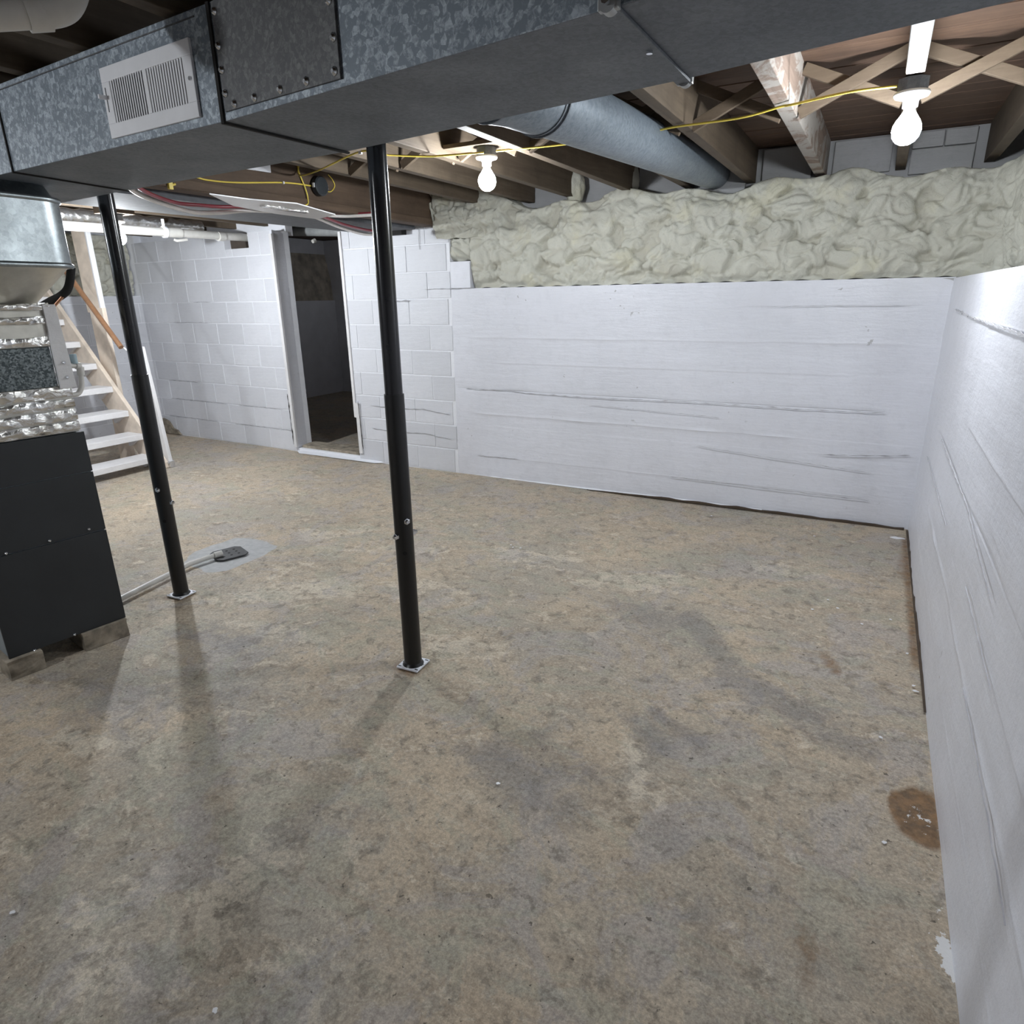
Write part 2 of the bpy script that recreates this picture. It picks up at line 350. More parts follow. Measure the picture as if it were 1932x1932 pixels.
    for A in (R_, P, W):
        for _ in range(1 if A is W else 3): A[1:-1, 1:-1] = (A[1:-1, 1:-1] * 2 + A[:-2, 1:-1] + A[2:, 1:-1] + A[1:-1, :-2] + A[1:-1, 2:]) / 6
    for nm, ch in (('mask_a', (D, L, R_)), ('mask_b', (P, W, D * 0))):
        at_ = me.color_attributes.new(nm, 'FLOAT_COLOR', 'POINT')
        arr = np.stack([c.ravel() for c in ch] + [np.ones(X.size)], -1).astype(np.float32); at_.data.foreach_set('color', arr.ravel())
    me.polygons.foreach_set('use_smooth', [True] * len(f)); me.update()
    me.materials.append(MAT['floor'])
    o = bpy.data.objects.new('floor', me); C.objects.link(o); o['kind'] = 'structure'
    return o
floor_o = build_floor()
# small splashes of white paint dried on the floor
for k, (x, y) in enumerate([(-.17, 4.39), (.30, 4.58), (.335, 4.575), (-.09, 3.27), (.13, 3.21), (.33, 2.69), (.325, 2.73), (.21, 2.31), (.22, 1.79), (-1.09, .58), (-1.77, .5), (-.88, 1.49), (-.85, 4.52), (-1.83, 3.36), (-1.86, 3.39), (-1.78, 3.37), (-.03, 3.42), (.31, 3.0), (.25, 3.32), (.02, 3.34)]):
    r = .006 if k != 1 else .022
    m = MB(); n = 9; c = Vector((x, y, .0005))
    ph = random.random() * 6
    ring = [c + Vector((r * (1 + .35 * math.sin(a * 2 + ph)) * math.cos(a) * (1.6 if k in (1, 5) else 1), r * (1 + .3 * math.sin(a * 3 + ph)) * math.sin(a), 0)) for a in [2 * PI * i / n for i in range(n)]]
    m.prism(ring, (0, 0, .002)); part('paint_spot', m, MAT['white_metal'], floor_o)

# ------------------------------------------------------------------ WALLS
def relief_wall(name, p0, p1, z1, thick, lines, mat, parent=None, res=.02, amp=.004, seed=0, z0=-.02):
    """solid wall whose room face (normal = left of p0->p1 turned towards the room) carries board-form steps as geometry"""
    p0 = Vector((*p0, 0)); p1 = Vector((*p1, 0)); L = (p1 - p0).length; d = (p1 - p0) / L; nr = Vector((d.y, -d.x, 0))
    zs = sorted(set([round(z0 + i * .03, 4) for i in range(int((z1 - z0) / .03) + 1)] + [z1] + [round(z + e, 4) for z, *_ in lines for e in (-.008, -.002, .002, .008)]))
    xs = [i * L / int(L / .06) for i in range(int(L / .06) + 1)]
    vs, fs = [], []; n = len(xs)
    for z in zs:
        for s in xs:
            q = 0
            for (lz, a, b, hgt) in lines:
                zz = lz
                if a <= s <= b:
                    zz = lz
                    q += hgt * max(0, 1 - abs(z - zz) / .006) * (.5 + noise.noise(Vector((s * 4, lz * 9, seed))))
                    q += .0008 * (1 if z > zz else -1) * (1 if abs(z - zz) < .1 else 0)
            q += amp * noise.noise(Vector((s * 1.3, z * 3.5, seed))) + amp * .6 * noise.noise(Vector((s * 2.5, z * 14, seed + 5)))
            p = p0 + d * s + nr * q; vs.append((p.x, p.y, z))
    for j in range(len(zs) - 1):
        for i in range(n - 1): fs.append((j * n + i, j * n + i + 1, (j + 1) * n + i + 1, (j + 1) * n + i))
    m = MB(); m.add(vs, fs, True)
    b0, b1 = p0 - nr * thick, p1 - nr * thick
    top = [vs[(len(zs) - 1) * n + i] for i in range(n)]
    m.add(top + [(b1.x, b1.y, z1), (b0.x, b0.y, z1)], [tuple(range(n + 2))])
    m.add([(b0.x, b0.y, z0), (b1.x, b1.y, z0), (b1.x, b1.y, z1), (b0.x, b0.y, z1)], [(0, 1, 2, 3)])
    e0 = [vs[j * n] for j in range(len(zs))]; e1 = [vs[j * n + n - 1] for j in range(len(zs))]
    m.add(e0 + [(b0.x, b0.y, z1), (b0.x, b0.y, z0)], [tuple(range(len(zs) + 2))])
    m.add(e1 + [(b1.x, b1.y, z1), (b1.x, b1.y, z0)], [tuple(range(len(zs) + 2))])
    if parent: return part(name, m, mat, parent)
    return struct(name, m, mat)
def crack_mb(pts, wd, nr, seed=0):
    """thin jagged dark line standing 1 mm proud of a wall"""
    m = MB(); P = []; 
    for i in range(len(pts) - 1):
        a, b = Vector(pts[i]), Vector(pts[i + 1]); k = max(2, int((b - a).length / .025))
        for j in range(k): P.append(a.lerp(b, j / k))
    P.append(Vector(pts[-1])); nr = Vector(nr); up = []; dn = []
    for i, p in enumerate(P):
        jz = .006 * noise.noise(Vector((i * .35, seed, 0))); wv = .6 * wd * max(.12, .5 + 1.3 * noise.noise(Vector((i * .5, seed, 3))))
        if i in (0, len(P) - 1): wv = wd * .05
        t = (P[min(i + 1, len(P) - 1)] - P[max(i - 1, 0)]).normalized(); s = nr.cross(t).normalized()
        q = p + s * jz; up.append(q + s * wv / 2); dn.append(q - s * wv / 2)
    n = len(P)
    off = nr * .003
    vs = [v + off for v in up + dn] + up + dn
    fs = [(i, i + 1, n + i + 1, n + i) for i in range(n - 1)] + [(i, i + 1, 2 * n + i + 1, 2 * n + i) for i in range(n - 1)] + [(n + i, n + i + 1, 3 * n + i + 1, 3 * n + i) for i in range(n - 1)]
    return m.add(vs, fs)

# back wall: block masonry left and right of the doorway, poured concrete beyond
BL = .4065; CH = .2033 * 1.05
CH = .2135; BL = .41
wb = bpy.data.objects.new('wall_back', None); C.objects.link(wb); wb['kind'] = 'structure'
def masonry(A, B, z1, thick, parent, holes=(), nrm=1, z0=0.0, phase=0.0, top_crop=None):
    A = Vector((*A, 0)); B = Vector((*B, 0)); L = (B - A).length; d = (B - A) / L; nr = Vector((d.y, -d.x, 0)) * nrm
    # backing slab (mortar) cut into columns around the holes
    cuts = sorted({0.0, L} | {max(0, min(L, h[0])) for h in holes} | {max(0, min(L, h[1])) for h in holes})
    m = MB()
    for a, b in zip(cuts[:-1], cuts[1:]):
        if b - a < 1e-4: continue
        segs = [(-.02, z1)]
        for h in holes:
            if h[0] <= a + 1e-6 and h[1] >= b - 1e-6:
                segs = [s for q in segs for s in ((q[0], min(q[1], h[2])), (max(q[0], h[3]), q[1])) if s[1] - s[0] > 1e-4]
        for s in segs:
            c = A + d * (a + b) / 2 - nr * (thick / 2); c.z = (s[0] + s[1]) / 2
            m.obox(c, d * (b - a) / 2, nr * thick / 2, Vector((0, 0, (s[1] - s[0]) / 2)))
    part('mortar_wall', m, MAT['mortar'], parent)
    k = 0
    while z0 + k * CH < z1 - .03:
        za = z0 + k * CH; zb = min(za + CH, z1)
        s = -(phase + (BL / 2 if k % 2 else 0)) % BL - BL
        while s < L:
            a, b = max(s, 0), min(s + BL, L)
            if b - a > .05:
                pieces = [(a, b, za, zb)]
                for h in holes:
                    nxt = []
                    for (p, q, r, t) in pieces:
                        if q <= h[0] or p >= h[1] or t <= h[2] or r >= h[3]: nxt.append((p, q, r, t)); continue
                        if h[0] - p > .04: nxt.append((p, h[0] + .004, r, t))
                        if q - h[1] > .04: nxt.append((h[1] - .004, q, r, t))
                        if h[2] - r > .04: nxt.append((max(p, h[0]), min(q, h[1]), r, h[2] + .004))
                        if t - h[3] > .04: nxt.append((max(p, h[0]), min(q, h[1]), h[3] - .004, t))
                    pieces = nxt
                for (p, q, r, t) in pieces:
                    g = .0045; pr = .0035 + .002 * random.random()
                    c = A + d * (p + q) / 2 - nr * (.01 - pr); c.z = (r + t) / 2
                    hx, hz = (q - p) / 2 - g, (t - r) / 2 - g
                    mb = MB().obox((0, 0, 0), d * hx, nr * .01, Vector((0, 0, hz)))
                    # chamfer the visible face a little
                    bl = obj('block', mb, MAT['paint_block'], parent, .0025, c)
            s += BL
        k += 1
# left section: from the far corner to the doorway
LA, LB = (-7.45, 4.885), (-5.15, 4.80)
Ll = math.hypot(2.3, .085)
masonry(LA, LB, 2.13, .19, wb, holes=[(7.45 - 5.86, 7.45 - 5.50, 1.995, 2.2)], phase=.15)
masonry((-4.30, 4.785), (-3.14, 4.77), 2.09, .19, wb, phase=.1)
# pocket behind the small hole in the block wall
m = MB().box((-5.87, 4.99, 1.98), (-5.48, 5.03, 2.14)); part('pocket_back', m, MAT['black'], wb)
m = MB().box((-5.86, 4.90, 1.993), (-5.64, 4.93, 2.14)); part('pocket_brick', m, plain('dark brick', (.07, .055, .045), .9), wb)
# bare unpainted concrete low in the corner
m = MB(); m.prism([(-7.42, 4.858, .0), (-7.12, 4.85, .0), (-7.17, 4.85, .05), (-7.25, 4.853, .07), (-7.31, 4.855, .15), (-7.42, 4.858, .18)], (0, .03, 0)); part('bare_patch', m, MAT['block_raw'], wb)
# poured concrete
lines = [(.184, .2, 3.2, .003), (.452, 2.9, 3.5, .002), (.55, .2, 2.7, .006), (.76, .1, 3.25, -.006), (.98, .4, 3.0, .002), (1.18, .2, 3.3, .003), (1.41, 2.3, 3.3, -.003)]
pc = relief_wall('poured_concrete', (-3.14, 4.77), (.37, 4.79), 1.571, .42, lines, MAT['paint'], wb, seed=2)
NB = (0, -1, 0)
yb = 4.765
for i, (pts, wd) in enumerate([([(-3.03, yb, .758), (-2.6, yb, .762), (-2.45, yb, .75), (-1.9, yb, .745), (-1.2, yb, .757), (-.4, yb + .003, .752), (.12, yb + .008, .757)], .009),
                ([(-2.94, yb, .184), (-2.54, yb, .19)], .006), ([(-1.23, yb, .186), (-.5, yb + .002, .178), (.12, yb + .006, .172)], .007),
                ([(-.23, yb + .003, .455), (.08, yb + .006, .475), (.30, yb + .008, .50)], .010), ([(-.66, yb + .002, 1.41), (-.3, yb + .003, 1.415), (.146, yb + .008, 1.412)], .005),
                ([(-1.05, yb, .44), (-.5, yb + .003, .40), (.1, yb + .008, .36)], .005), ([(-1.9, yb, .69), (-.9, yb, .66)], .004)]):
    part('crack', crack_mb(pts, wd, NB, i), MAT['crack'], wb)
part('crack', crack_mb([(-3.40, 4.762, 1.572), (-3.1, 4.763, 1.57), (-2.95, 4.763, 1.571)], .012, NB, 31), MAT['crack'], wb)
part('crack', crack_mb([(-3.75, 4.768, 1.483), (-3.66, 4.768, 1.476), (-3.56, 4.768, 1.482)], .03, NB, 33), MAT['crack'], wb)
part('crack', crack_mb([(-3.432, 4.764, 2.07), (-3.431, 4.764, 1.98), (-3.429, 4.764, 1.885)], .008, NB, 35), MAT['crack'], wb)
for i, z in enumerate((.33, .55)): part('crack', crack_mb([(-4.1, 4.772, z), (-3.8, 4.768, z - .012), (-3.5, 4.764, z + .004), (-3.2, 4.763, z - .03)], .008, NB, 40 + i), MAT['crack'], wb)
for i, (xa, xb, z) in enumerate([(-7.2, -6.2, .427), (-6.0, -5.3, .427), (-7.3, -6.4, .215), (-6.1, -5.2, .214), (-6.9, -6.3, 1.285), (-6.5, -6.2, 1.495), (-7.2, -6.6, .64)]):
    ya = 4.885 - (xa + 7.45) * .037 - .0065; yc = 4.885 - (xb + 7.45) * .037 - .0065
    part('crack', crack_mb([(xa, ya, z), ((xa + xb) / 2, (ya + yc) / 2, z + .004), (xb, yc, z)], .007, NB, 50 + i), MAT['crack'], wb)
# stepped blocks at the poured wall's left end, and the recessed rim wall above
m = MB().box((-3.14, 4.768, 1.573), (-2.95, 4.98, 1.78)); part('step_block', m, MAT['paint'], wb, .004)
m = MB().box((-3.5, 5.01, 1.4), (.9, 5.06, 2.40)); part('rim_board', m, MAT['rim'], wb)
for i, (x0, x1, z0, z1) in enumerate([(-.38, -.06, 2.19, 2.385), (.04, .20, 2.30, 2.385), (.205, .36, 2.30, 2.385), (.04, .36, 2.16, 2.295), (-.80, -.50, 2.16, 2.385), (-1.2, -.9, 2.1, 2.385)]):
    part('rim_brick', MB().box((x0, 4.972, z0), (x1, 5.01, z1)), MAT['rim'], wb, .006)
# lip of paint along the foot of the wall
m = MB(); n = 60; vs = []; fs = []
for i in range(n + 1):
    x = -5.15 + 4.6 * i / n; w_ = (.010 + .012 * abs(noise.noise(Vector((i * .5, 0, 0))))) * min(1, max(.05, (-.9 - x) / 1.2)) + (.05 if -5.15 < x < -4.0 else 0)
    y0 = 4.80 - (x + 5.15) * .0072
    vs += [(x, y0 + .01, .0), (x, y0 - w_, .0), (x, y0 - w_ * .8, .006), (x, y0 + .01, .018)]
for i in range(n): fs += [(i * 4 + 1, i * 4 + 2, i * 4 + 6, i * 4 + 5), (i * 4 + 2, i * 4 + 3, i * 4 + 7, i * 4 + 6)]
m.add(vs, fs, True); part('painted_footing', m, MAT['mortar'], wb)
m = MB(); gp = []
for i in range(41):
    x = -1.9 + 2.24 * i / 40; gp.append((x, 4.757 + .0022 * max(0, x + 1), .001 + .016 * min(1, i / 12) * (.8 + .5 * noise.noise(Vector((i * .4, 7, 0))))))
m.prism([(p[0], p[1] - .0, 0) for p in gp[:1]] + gp + [(gp[-1][0], gp[-1][1], 0)], (0, .02, 0)); part('dark_gap', m, MAT['gap'], wb)

# right wall
lr = [(.20, .5, 6.5, .004), (.43, 1.0, 7.5, .006), (.60, 3, 8.2, .003), (.80, 1, 8, -.006), (1.0, 2, 8, .003), (1.18, 3, 7.5, .006), (1.385, 1.5, 8.0, .003)]
wr = relief_wall('wall_right', (.36, 4.95), (.36, -3.6), 1.565, .3, lr, MAT['paint'], None, seed=9, amp=.005)
NR = (-1, 0, 0); xr = .3555
for i, (pts, wd) in enumerate([([(xr, 3.75, .81), (xr, 3.2, .80), (xr, 2.6, .80), (xr, 2.2, .76), (xr, 1.9, .74)], .010), ([(xr, 4.3, 1.40), (xr, 3.4, 1.385), (xr, 2.2, 1.38)], .02),
                ([(xr, 2.0, .43), (xr, 1.5, .42), (xr, 1.2, .40)], .006), ([(xr, 2.3, .62), (xr, 1.7, .60)], .005), ([(xr, 4.3, .60), (xr, 3.0, .6)], .005)]):
    m = crack_mb(pts, wd, NR, 70 + i); part('crack', m, MAT['crack_light'], wr)
m = MB(); gp = []
for i in range(41):
    y = 2.55 + 2.2 * i / 40; gp.append((xr - .004, y, .001 + max(0, .013 * min(1, i / 14) * (.6 + 1.8 * noise.noise(Vector((i * .55, 9, 0)))))))
m.prism([(xr - .004, 2.55, 0)] + gp + [(xr - .004, 4.75, 0)], (.02, 0, 0)); part('dark_gap', m, MAT['gap'], wr)
m = MB().box((.74, -3.6, 1.56), (.80, 5.0, 2.41)); part('rim_board', m, MAT['rim'], wr)
part('wall_ledge', MB().box((.60, -3.6, 1.30), (.72, 5.0, 1.565)).box((.30, 4.79, 1.30), (.72, 5.1, 1.565)), MAT['rim'], wr)

# left wall (behind the stairs) and its recessed upper part
wl = bpy.data.objects.new('wall_left', None); C.objects.link(wl); wl['kind'] = 'structure'
masonry((-7.45, 1.2), (-7.45, 4.90), 1.575, .3, wl, phase=.05)
part('lower_wall', MB().box((-7.75, -3.6, -.02), (-7.45, 1.2, 1.575)), MAT['paint'], wl)
part('corner_fill', MB().box((-7.74, 4.885, 1.57), (-7.40, 5.06, 2.41)), MAT['mortar'], wl)
part('upper_wall', MB().box((-7.84, -3.6, 1.57), (-7.75, 5.0, 2.41)), MAT['mortar'], wl)
# walls behind the camera and of the dark inner room
struct('wall_front', MB().box((-7.8, -3.75, -.02), (.8, -3.6, 2.41)), MAT['paint'])
wi = struct('wall_inner', MB().box((-8.10, 4.97, -.02), (-7.97, 8.7, 1.49)).box((-8.2, 4.97, 1.49), (-8.1, 8.7, 2.41)).box((-8.1, 8.6, -.02), (-2.9, 8.75, 2.41)).box((-3.0, 4.97, -.02), (-2.9, 8.7, 2.41)), plain('grey inner wall paint', (.80, .81, .86), .7, 0, .04, 3))
m = MB(); m.prism([(-8.1, 5.2, 1.49), (-8.0, 5.2, 1.49), (-8.02, 5.2, 1.8), (-8.1, 5.2, 2.2)], (0, 3.4, 0)); part('upper_foam', m, plain('dark inner foam', (.50, .45, .38), .9, 0, .2, 6, .5), wi)
# the block wall above-left of the doorway closes to the ceiling behind the ducts
part('wall_head', MB().box((-7.75, 4.97, 2.10), (-5.15, 5.06, 2.41)), MAT['mortar'], wb)

# doorway
dr = bpy.data.objects.new('door_1', None); C.objects.link(dr); dr['kind'] = 'structure'; dr.location = (-4.72, 4.9, 0)
J0, J1 = Vector((-5.15, 4.79, 0)), Vector((-5.175, 5.0, 0))
m = MB(); m.prism([(-5.17, 4.785, .075), (-5.135, 4.780, .075), (-5.15, 5.0, .04), (-5.20, 5.0, .04)], (0, 0, 2.06)); part('left_jamb', m, MAT['paint'], dr)
m = MB().box((-5.165, 4.765, .05), (-5.130, 4.792, 2.10)); part('left_casing', m, MAT['paint_wood'], dr, .003)
m = MB().box((-4.315, 4.768, .42), (-4.285, 4.80, 2.07)); part('right_casing', m, MAT['paint_wood'], dr, .003)
m = MB().box((-4.285, 4.762, .07), (-4.245, 4.79, .56)); part('right_casing', m, MAT['paint_wood'], dr, .003)
m = MB().box((-4.30, 4.80, .0), (-4.27, 4.97, 2.07)); part('right_jamb', m, MAT['paint'], dr)
m = MB(); m.prism([(-5.15, 4.80, 0), (-4.28, 4.79, 0), (-4.28, 4.97, 0), (-5.17, 4.97, 0)], (0, 0, .035)); part('threshold', m, MAT['mortar'], dr, .006)
vs = []; 
m = MB(); poly = [(-5.13, 4.84, .03), (-4.30, 4.815, .03), (-4.28, 5.05, .03), (-5.17, 5.05, .03)]; m.prism(poly, (0, 0, .03)); part('bare_sill', m, MAT['block_raw'], dr, .006)
part('crack', crack_mb([(-5.168, 4.762, .60), (-5.166, 4.762, .35), (-5.164, 4.762, .08)], .02, NB, 61), MAT['black'], dr)
part('crack', crack_mb([(-4.243, 4.760, .58), (-4.236, 4.760, .35), (-4.228, 4.760, .12)], .012, NB, 62), MAT['black'], dr)

# ------------------------------------------------------------------ SPRAY FOAM
def foam_sheet(name, path, zb, zt, label, seed, cat='insulation', amp=.055, back=.24):
    """lumpy foam band following a plan path; zb(s), zt(s) give its bottom and top"""
    P = [Vector((*p, 0)) for p in path]; S = [0]
    for a, b in zip(P[:-1], P[1:]): S.append(S[-1] + (b - a).length)
    L = S[-1]; st = .009; ns = int(L / st); nj = 92
    r = np.random.default_rng(seed)
    s = np.linspace(0, L, ns + 1); px = np.interp(s, S, [p.x for p in P]); py = np.interp(s, S, [p.y for p in P])
    k = 9; ker = np.ones(2 * k + 1) / (2 * k + 1)
    tx = np.gradient(np.convolve(np.pad(px, k, mode='edge'), ker, 'valid')); ty = np.gradient(np.convolve(np.pad(py, k, mode='edge'), ker, 'valid'))
    ln = np.hypot(tx, ty) + 1e-9; tx /= ln; ty /= ln; nx, ny = ty, -tx           # towards the room
    ZB = np.array([zb(q) for q in s]); ZT = np.array([zt(q) for q in s])
    # arc parameter: 0..0.78 front face, 0.78..1 rolls back over the top
    j = np.linspace(0, 1, nj + 1); fr = np.clip(j / .78, 0, 1); tp = np.clip((j - .78) / .22, 0, 1)
    Sg, Jg = np.meshgrid(s, j); Vv = fr[:, None] * (ZT - ZB)[None, :] + tp[:, None] * back
    wx_ = np.zeros_like(Sg); wy_ = np.zeros_like(Sg); ex = np.zeros_like(Sg); e2 = np.zeros_like(Sg)
    for a in range(Sg.shape[0]):
        for b in range(Sg.shape[1]):
            v = Vector((Sg[a, b] * 6, Vv[a, b] * 6, seed)); t = noise.noise_vector(v); wx_[a, b] = t.x; wy_[a, b] = t.y
            ex[a, b] = noise.noise(v * 3.1 + Vector((t.x, t.y, 0)) * 2.4)
    U = Sg + .07 * wx_; V = Vv * 1.15 + .06 * wy_
    H = np.full(U.shape, -1.0); H2 = H.copy()
    nb = int(L * 130)
    for q in range(nb):
        cx, cy, rad = r.uniform(-.05, L + .05), r.uniform(-.05, .95), r.uniform(.035, .125)
        ax_ = r.uniform(.55, 1.0); hh = r.uniform(0, .5)
        lo = np.searchsorted(s, cx - rad * 1.6 - .1); hi = np.searchsorted(s, cx + rad * 1.6 + .1)
        if hi <= lo: continue
        dd = ((U[:, lo:hi] - cx) / rad) ** 2 + ((V[:, lo:hi] - cy) / (rad * ax_)) ** 2
        h = np.where(dd < 1, hh + .62 * rad / .125 * np.sqrt(np.clip(1 - dd, 0, 1)), -1)
        cur = H[:, lo:hi]; H2[:, lo:hi] = np.where(h > cur, cur, np.maximum(H2[:, lo:hi], h)); H[:, lo:hi] = np.maximum(cur, h)
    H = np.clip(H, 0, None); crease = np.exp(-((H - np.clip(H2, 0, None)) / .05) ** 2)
    # two blur passes keep lobes soft
    for _ in range(1):
        H[1:-1, 1:-1] = (H[1:-1, 1:-1] * 4 + H[:-2, 1:-1] + H[2:, 1:-1] + H[1:-1, :-2] + H[1:-1, 2:]) / 8
    edge = np.clip(Jg / .05, 0, 1)
    disp = (amp * (H - .45) + .030 * np.abs(ex) - .010 * crease) * edge
    bulge = .035 * np.sin(np.clip(Jg / .78, 0, 1) * PI) - .02
    rad_ = .07
    ang = tp * PI / 2
    off = disp + bulge
    bk = (tp[:, None] * back) * np.ones_like(Sg)
    X = px[None, :] + nx[None, :] * (off * np.cos(ang)[:, None] - bk); Y = py[None, :] + ny[None, :] * (off * np.cos(ang)[:, None] - bk)
    Z = ZB[None, :] + fr[:, None] * (ZT - ZB)[None, :] + off * np.sin(ang)[:, None] + .25 * disp * np.sin(np.clip(Jg / .78, 0, 1) * PI) - (1 - edge) * .0
    Z[0] = ZB + .004 * np.sin(s * 40)
    v = np.stack([X, Y, Z], -1).reshape(-1, 3); i = np.arange(v.shape[0]).reshape(Sg.shape)
    f = np.stack([i[:-1, :-1], i[:-1, 1:], i[1:, 1:], i[1:, :-1]], -1).reshape(-1, 4)
    me = bpy.data.meshes.new(name); me.from_pydata(v.tolist(), [], f.tolist())
    at_ = me.attributes.new('cre', 'FLOAT', 'POINT'); at_.data.foreach_set('value', crease.ravel().astype(np.float32))
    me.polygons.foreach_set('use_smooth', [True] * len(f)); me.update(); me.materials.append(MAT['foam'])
    bm = bmesh.new(); bm.from_mesh(me); bmesh.ops.recalc_face_normals(bm, faces=bm.faces)
    bm.to_mesh(me); bm.free()
    o = bpy.data.objects.new(name, me); C.objects.link(o); tag(o, label, cat); return o
# path is walked so that the room lies on its right-hand side
fpath = [(-3.18, 4.80), (.38, 4.80), (.48, 4.77), (.56, 4.68), (.60, 4.55), (.60, .2)]
def zbf(q): return 1.785 if q < .235 else 1.574
def ztf(q):
    base = 2.165 if q < 3.2 else 2.16
    if q < .9: base += .21 * (1 - min(1, max(0, (q - .12) / .5)))
    return base + .025 * math.sin(q * 5.1) + .02 * math.sin(q * 13 + 1)
foam_sheet('spray_foam', fpath, zbf, ztf, 'long lumpy cream spray foam band above the white wall ledge, wrapping the right corner', 3)
foam_sheet('spray_foam', [(-3.28, 4.99), (-3.27, 4.72), (-3.245, 4.69), (-2.78, 4.75), (-2.62, 4.99)], lambda q: 2.085 if q < .33 else 1.95, lambda q: 2.37 if q < .6 else 2.3, 'short upright spray foam lump against the end of the dark wooden beam', 11, amp=.04, back=.15)
foam_sheet('spray_foam', [(-7.53, 1.5), (-7.53, 4.87)], lambda q: 1.578, lambda q: 2.2, 'yellowish spray foam on the far left wall behind the staircase', 17, amp=.04, back=.2)
def foam_ball(c, r, label, seed):
    m = MB(); bm = bmesh.new(); bmesh.ops.create_icosphere(bm, subdivisions=4, radius=1)
    for v in bm.verts:
        n_ = noise.noise(v.co * 2.2 + Vector((seed, 0, 0))) * .18 + noise.noise(v.co * 6 + Vector((seed, 1, 0))) * .06
        v.co = Vector((v.co.x * r[0], v.co.y * r[1], v.co.z * r[2])) * (1 + n_) + Vector(c)
    me = bpy.data.meshes.new('foam_plug'); bm.to_mesh(me); bm.free(); me.polygons.foreach_set('use_smooth', [True] * len(me.polygons))
    o = obj('foam_plug', me, MAT['foam']); tag(o, label, 'insulation')
pa = at(1085, 352, y=4.9); foam_ball(pa, (.075, .08, .12), 'left one of two rounded foam plugs stuffed in the joist ends above the foam band', 1)
pa = at(1185, 342, y=4.9); foam_ball(pa, (.08, .08, .11), 'right one of two rounded foam plugs, just under the round grey duct', 2)

# ------------------------------------------------------------------ CEILING: planks, joists, bridging
ZS = 2.40
ce = struct('ceiling', MB().box((-8.2, -3.75, ZS + .02), (.85, 8.8, ZS + .08)), MAT['plank'])
y = -1.0; pm = {}
k = 0
while y < 5.3:
    wd = .142
    xsplit = random.uniform(-5, -1)
    for (xa, xb) in ((-7.7, xsplit - .003), (xsplit + .003, .74)):
        L = xb - xa; mb = MB().box((-L / 2, -wd / 2 + .004, -.009), (L / 2, wd / 2 - .004, .009))
        obj('plank', mb, MAT['plank'], ce, .002, ((xa + xb) / 2, y, ZS + .006 + random.uniform(-.002, .002)))
    y += wd; k += 1
ZJ = 2.19
def joist(xa, ya, xb, yb_, mat='joist', wd=.055, z=ZJ):
    a = Vector((xa, ya, (z + ZS) / 2)); b = Vector((xb, yb_, (z + ZS) / 2)); c = (a + b) / 2
    mb = MB().beam(a - c, b - c, wd, ZS - z - .004)
    return obj('joist', mb, MAT[mat], ce, .003, c)
for x in (-7.2, -6.75, -6.3, -5.85, -5.4, -4.95, -4.5, -4.05, -3.6): joist(x, -3.5, x, 5.05)
for xa, xb in ((-2.86, -2.86), (-2.47, -2.5), (-2.10, -2.12), (-1.72, -1.665), (-1.27, -1.27), (-.875, -.865)): joist(xa, -3.5, xb, 4.99)
joist(-.44, -3.5, -.44, 4.99, 'joist_smear', .062)
joist(-.003, -3.5, -.003, 4.99); joist(.442, -3.5, .442, 4.99)
# crossed bridging between the joists
def brace(xa, xb, yb_, m1='brace'):
    z0, z1 = ZJ + .012, ZS - .03
    for s, (p, q) in enumerate((((xa, z0), (xb, z1)), ((xa, z1), (xb, z0)))):
        dy = .03 * s
        a = Vector((p[0], yb_ + dy, p[1])); b = Vector((q[0], yb_ + dy, q[1])); c = (a + b) / 2
        obj('cross_brace', MB().beam(a - c, b - c, .022, .045), MAT[m1], ce, .002, c)
xs_j = [-3.22, -2.84, -2.455, -2.07, -1.73, -1.67, -1.245, -.905, -.845, -.475, -.405, -.03, .027, .415]
for a, b in ((-2.83, -2.50), (-2.45, -2.12), (-2.07, -1.74), (-1.66, -1.30), (-1.24, -.90), (-.845, -.475), (-.405, -.03), (.027, .415)): brace(a, b, 3.28)

# dark beam carrying the joists at the left
g = thing('wooden_beam', 'deep dark brown wooden beam running from the main duct to the back wall', 'beam', (-3.31, 2.1, 2.05))
part('beam_timber', MB().box((-3.36, 1.6, 2.052), (-3.25, 4.78, 2.375)), MAT['girder'], g, .004)
part('beam_strip', MB().box((-3.25, 1.6, 2.055), (-3.235, 4.70, 2.10)), MAT['girder'], g, .003)
part('nailer', MB().box((-3.25, 3.6, 2.34), (-3.13, 4.75, 2.37)), MAT['joist'], g, .003)

# girder on top of the posts, hidden mostly by the duct
tag(obj('wooden_girder', MB().box((-3.6, 1.88, 2.06), (-1.2, 2.02, 2.19)), MAT['girder'], None, .004), 'wooden girder over the two black posts behind the main duct', 'beam')

# ------------------------------------------------------------------ MAIN DUCT
F = [(-3.95, 1.455), (-2.652, 1.368), (-1.517, 1.302), (-.436, 1.156), (.345, 1.045)]
Bk = [(-4.0, 1.93), (-2.725, 1.815), (-1.50, 1.735), (-.43, 1.577), (.345, 1.410)]
ZD0, ZD1 = 1.93, 2.182
du = thing('main_duct', 'long rectangular galvanised steel duct across the top of the room', 'duct', (-1.5, 1.5, ZD0))
for i in range(4):
    a0, a1, b1, b0 = F[i], F[i + 1], Bk[i + 1], Bk[i]
    m = MB().hexa([(*a0, ZD0), (*a1, ZD0), (*b1, ZD0), (*b0, ZD0), (*a0, ZD1), (*a1, ZD1), (*b1, ZD1), (*b0, ZD1)])
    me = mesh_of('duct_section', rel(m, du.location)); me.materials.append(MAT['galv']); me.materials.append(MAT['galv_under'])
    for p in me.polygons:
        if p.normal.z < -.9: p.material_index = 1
    s = obj('duct_section', me, None, du, .002)
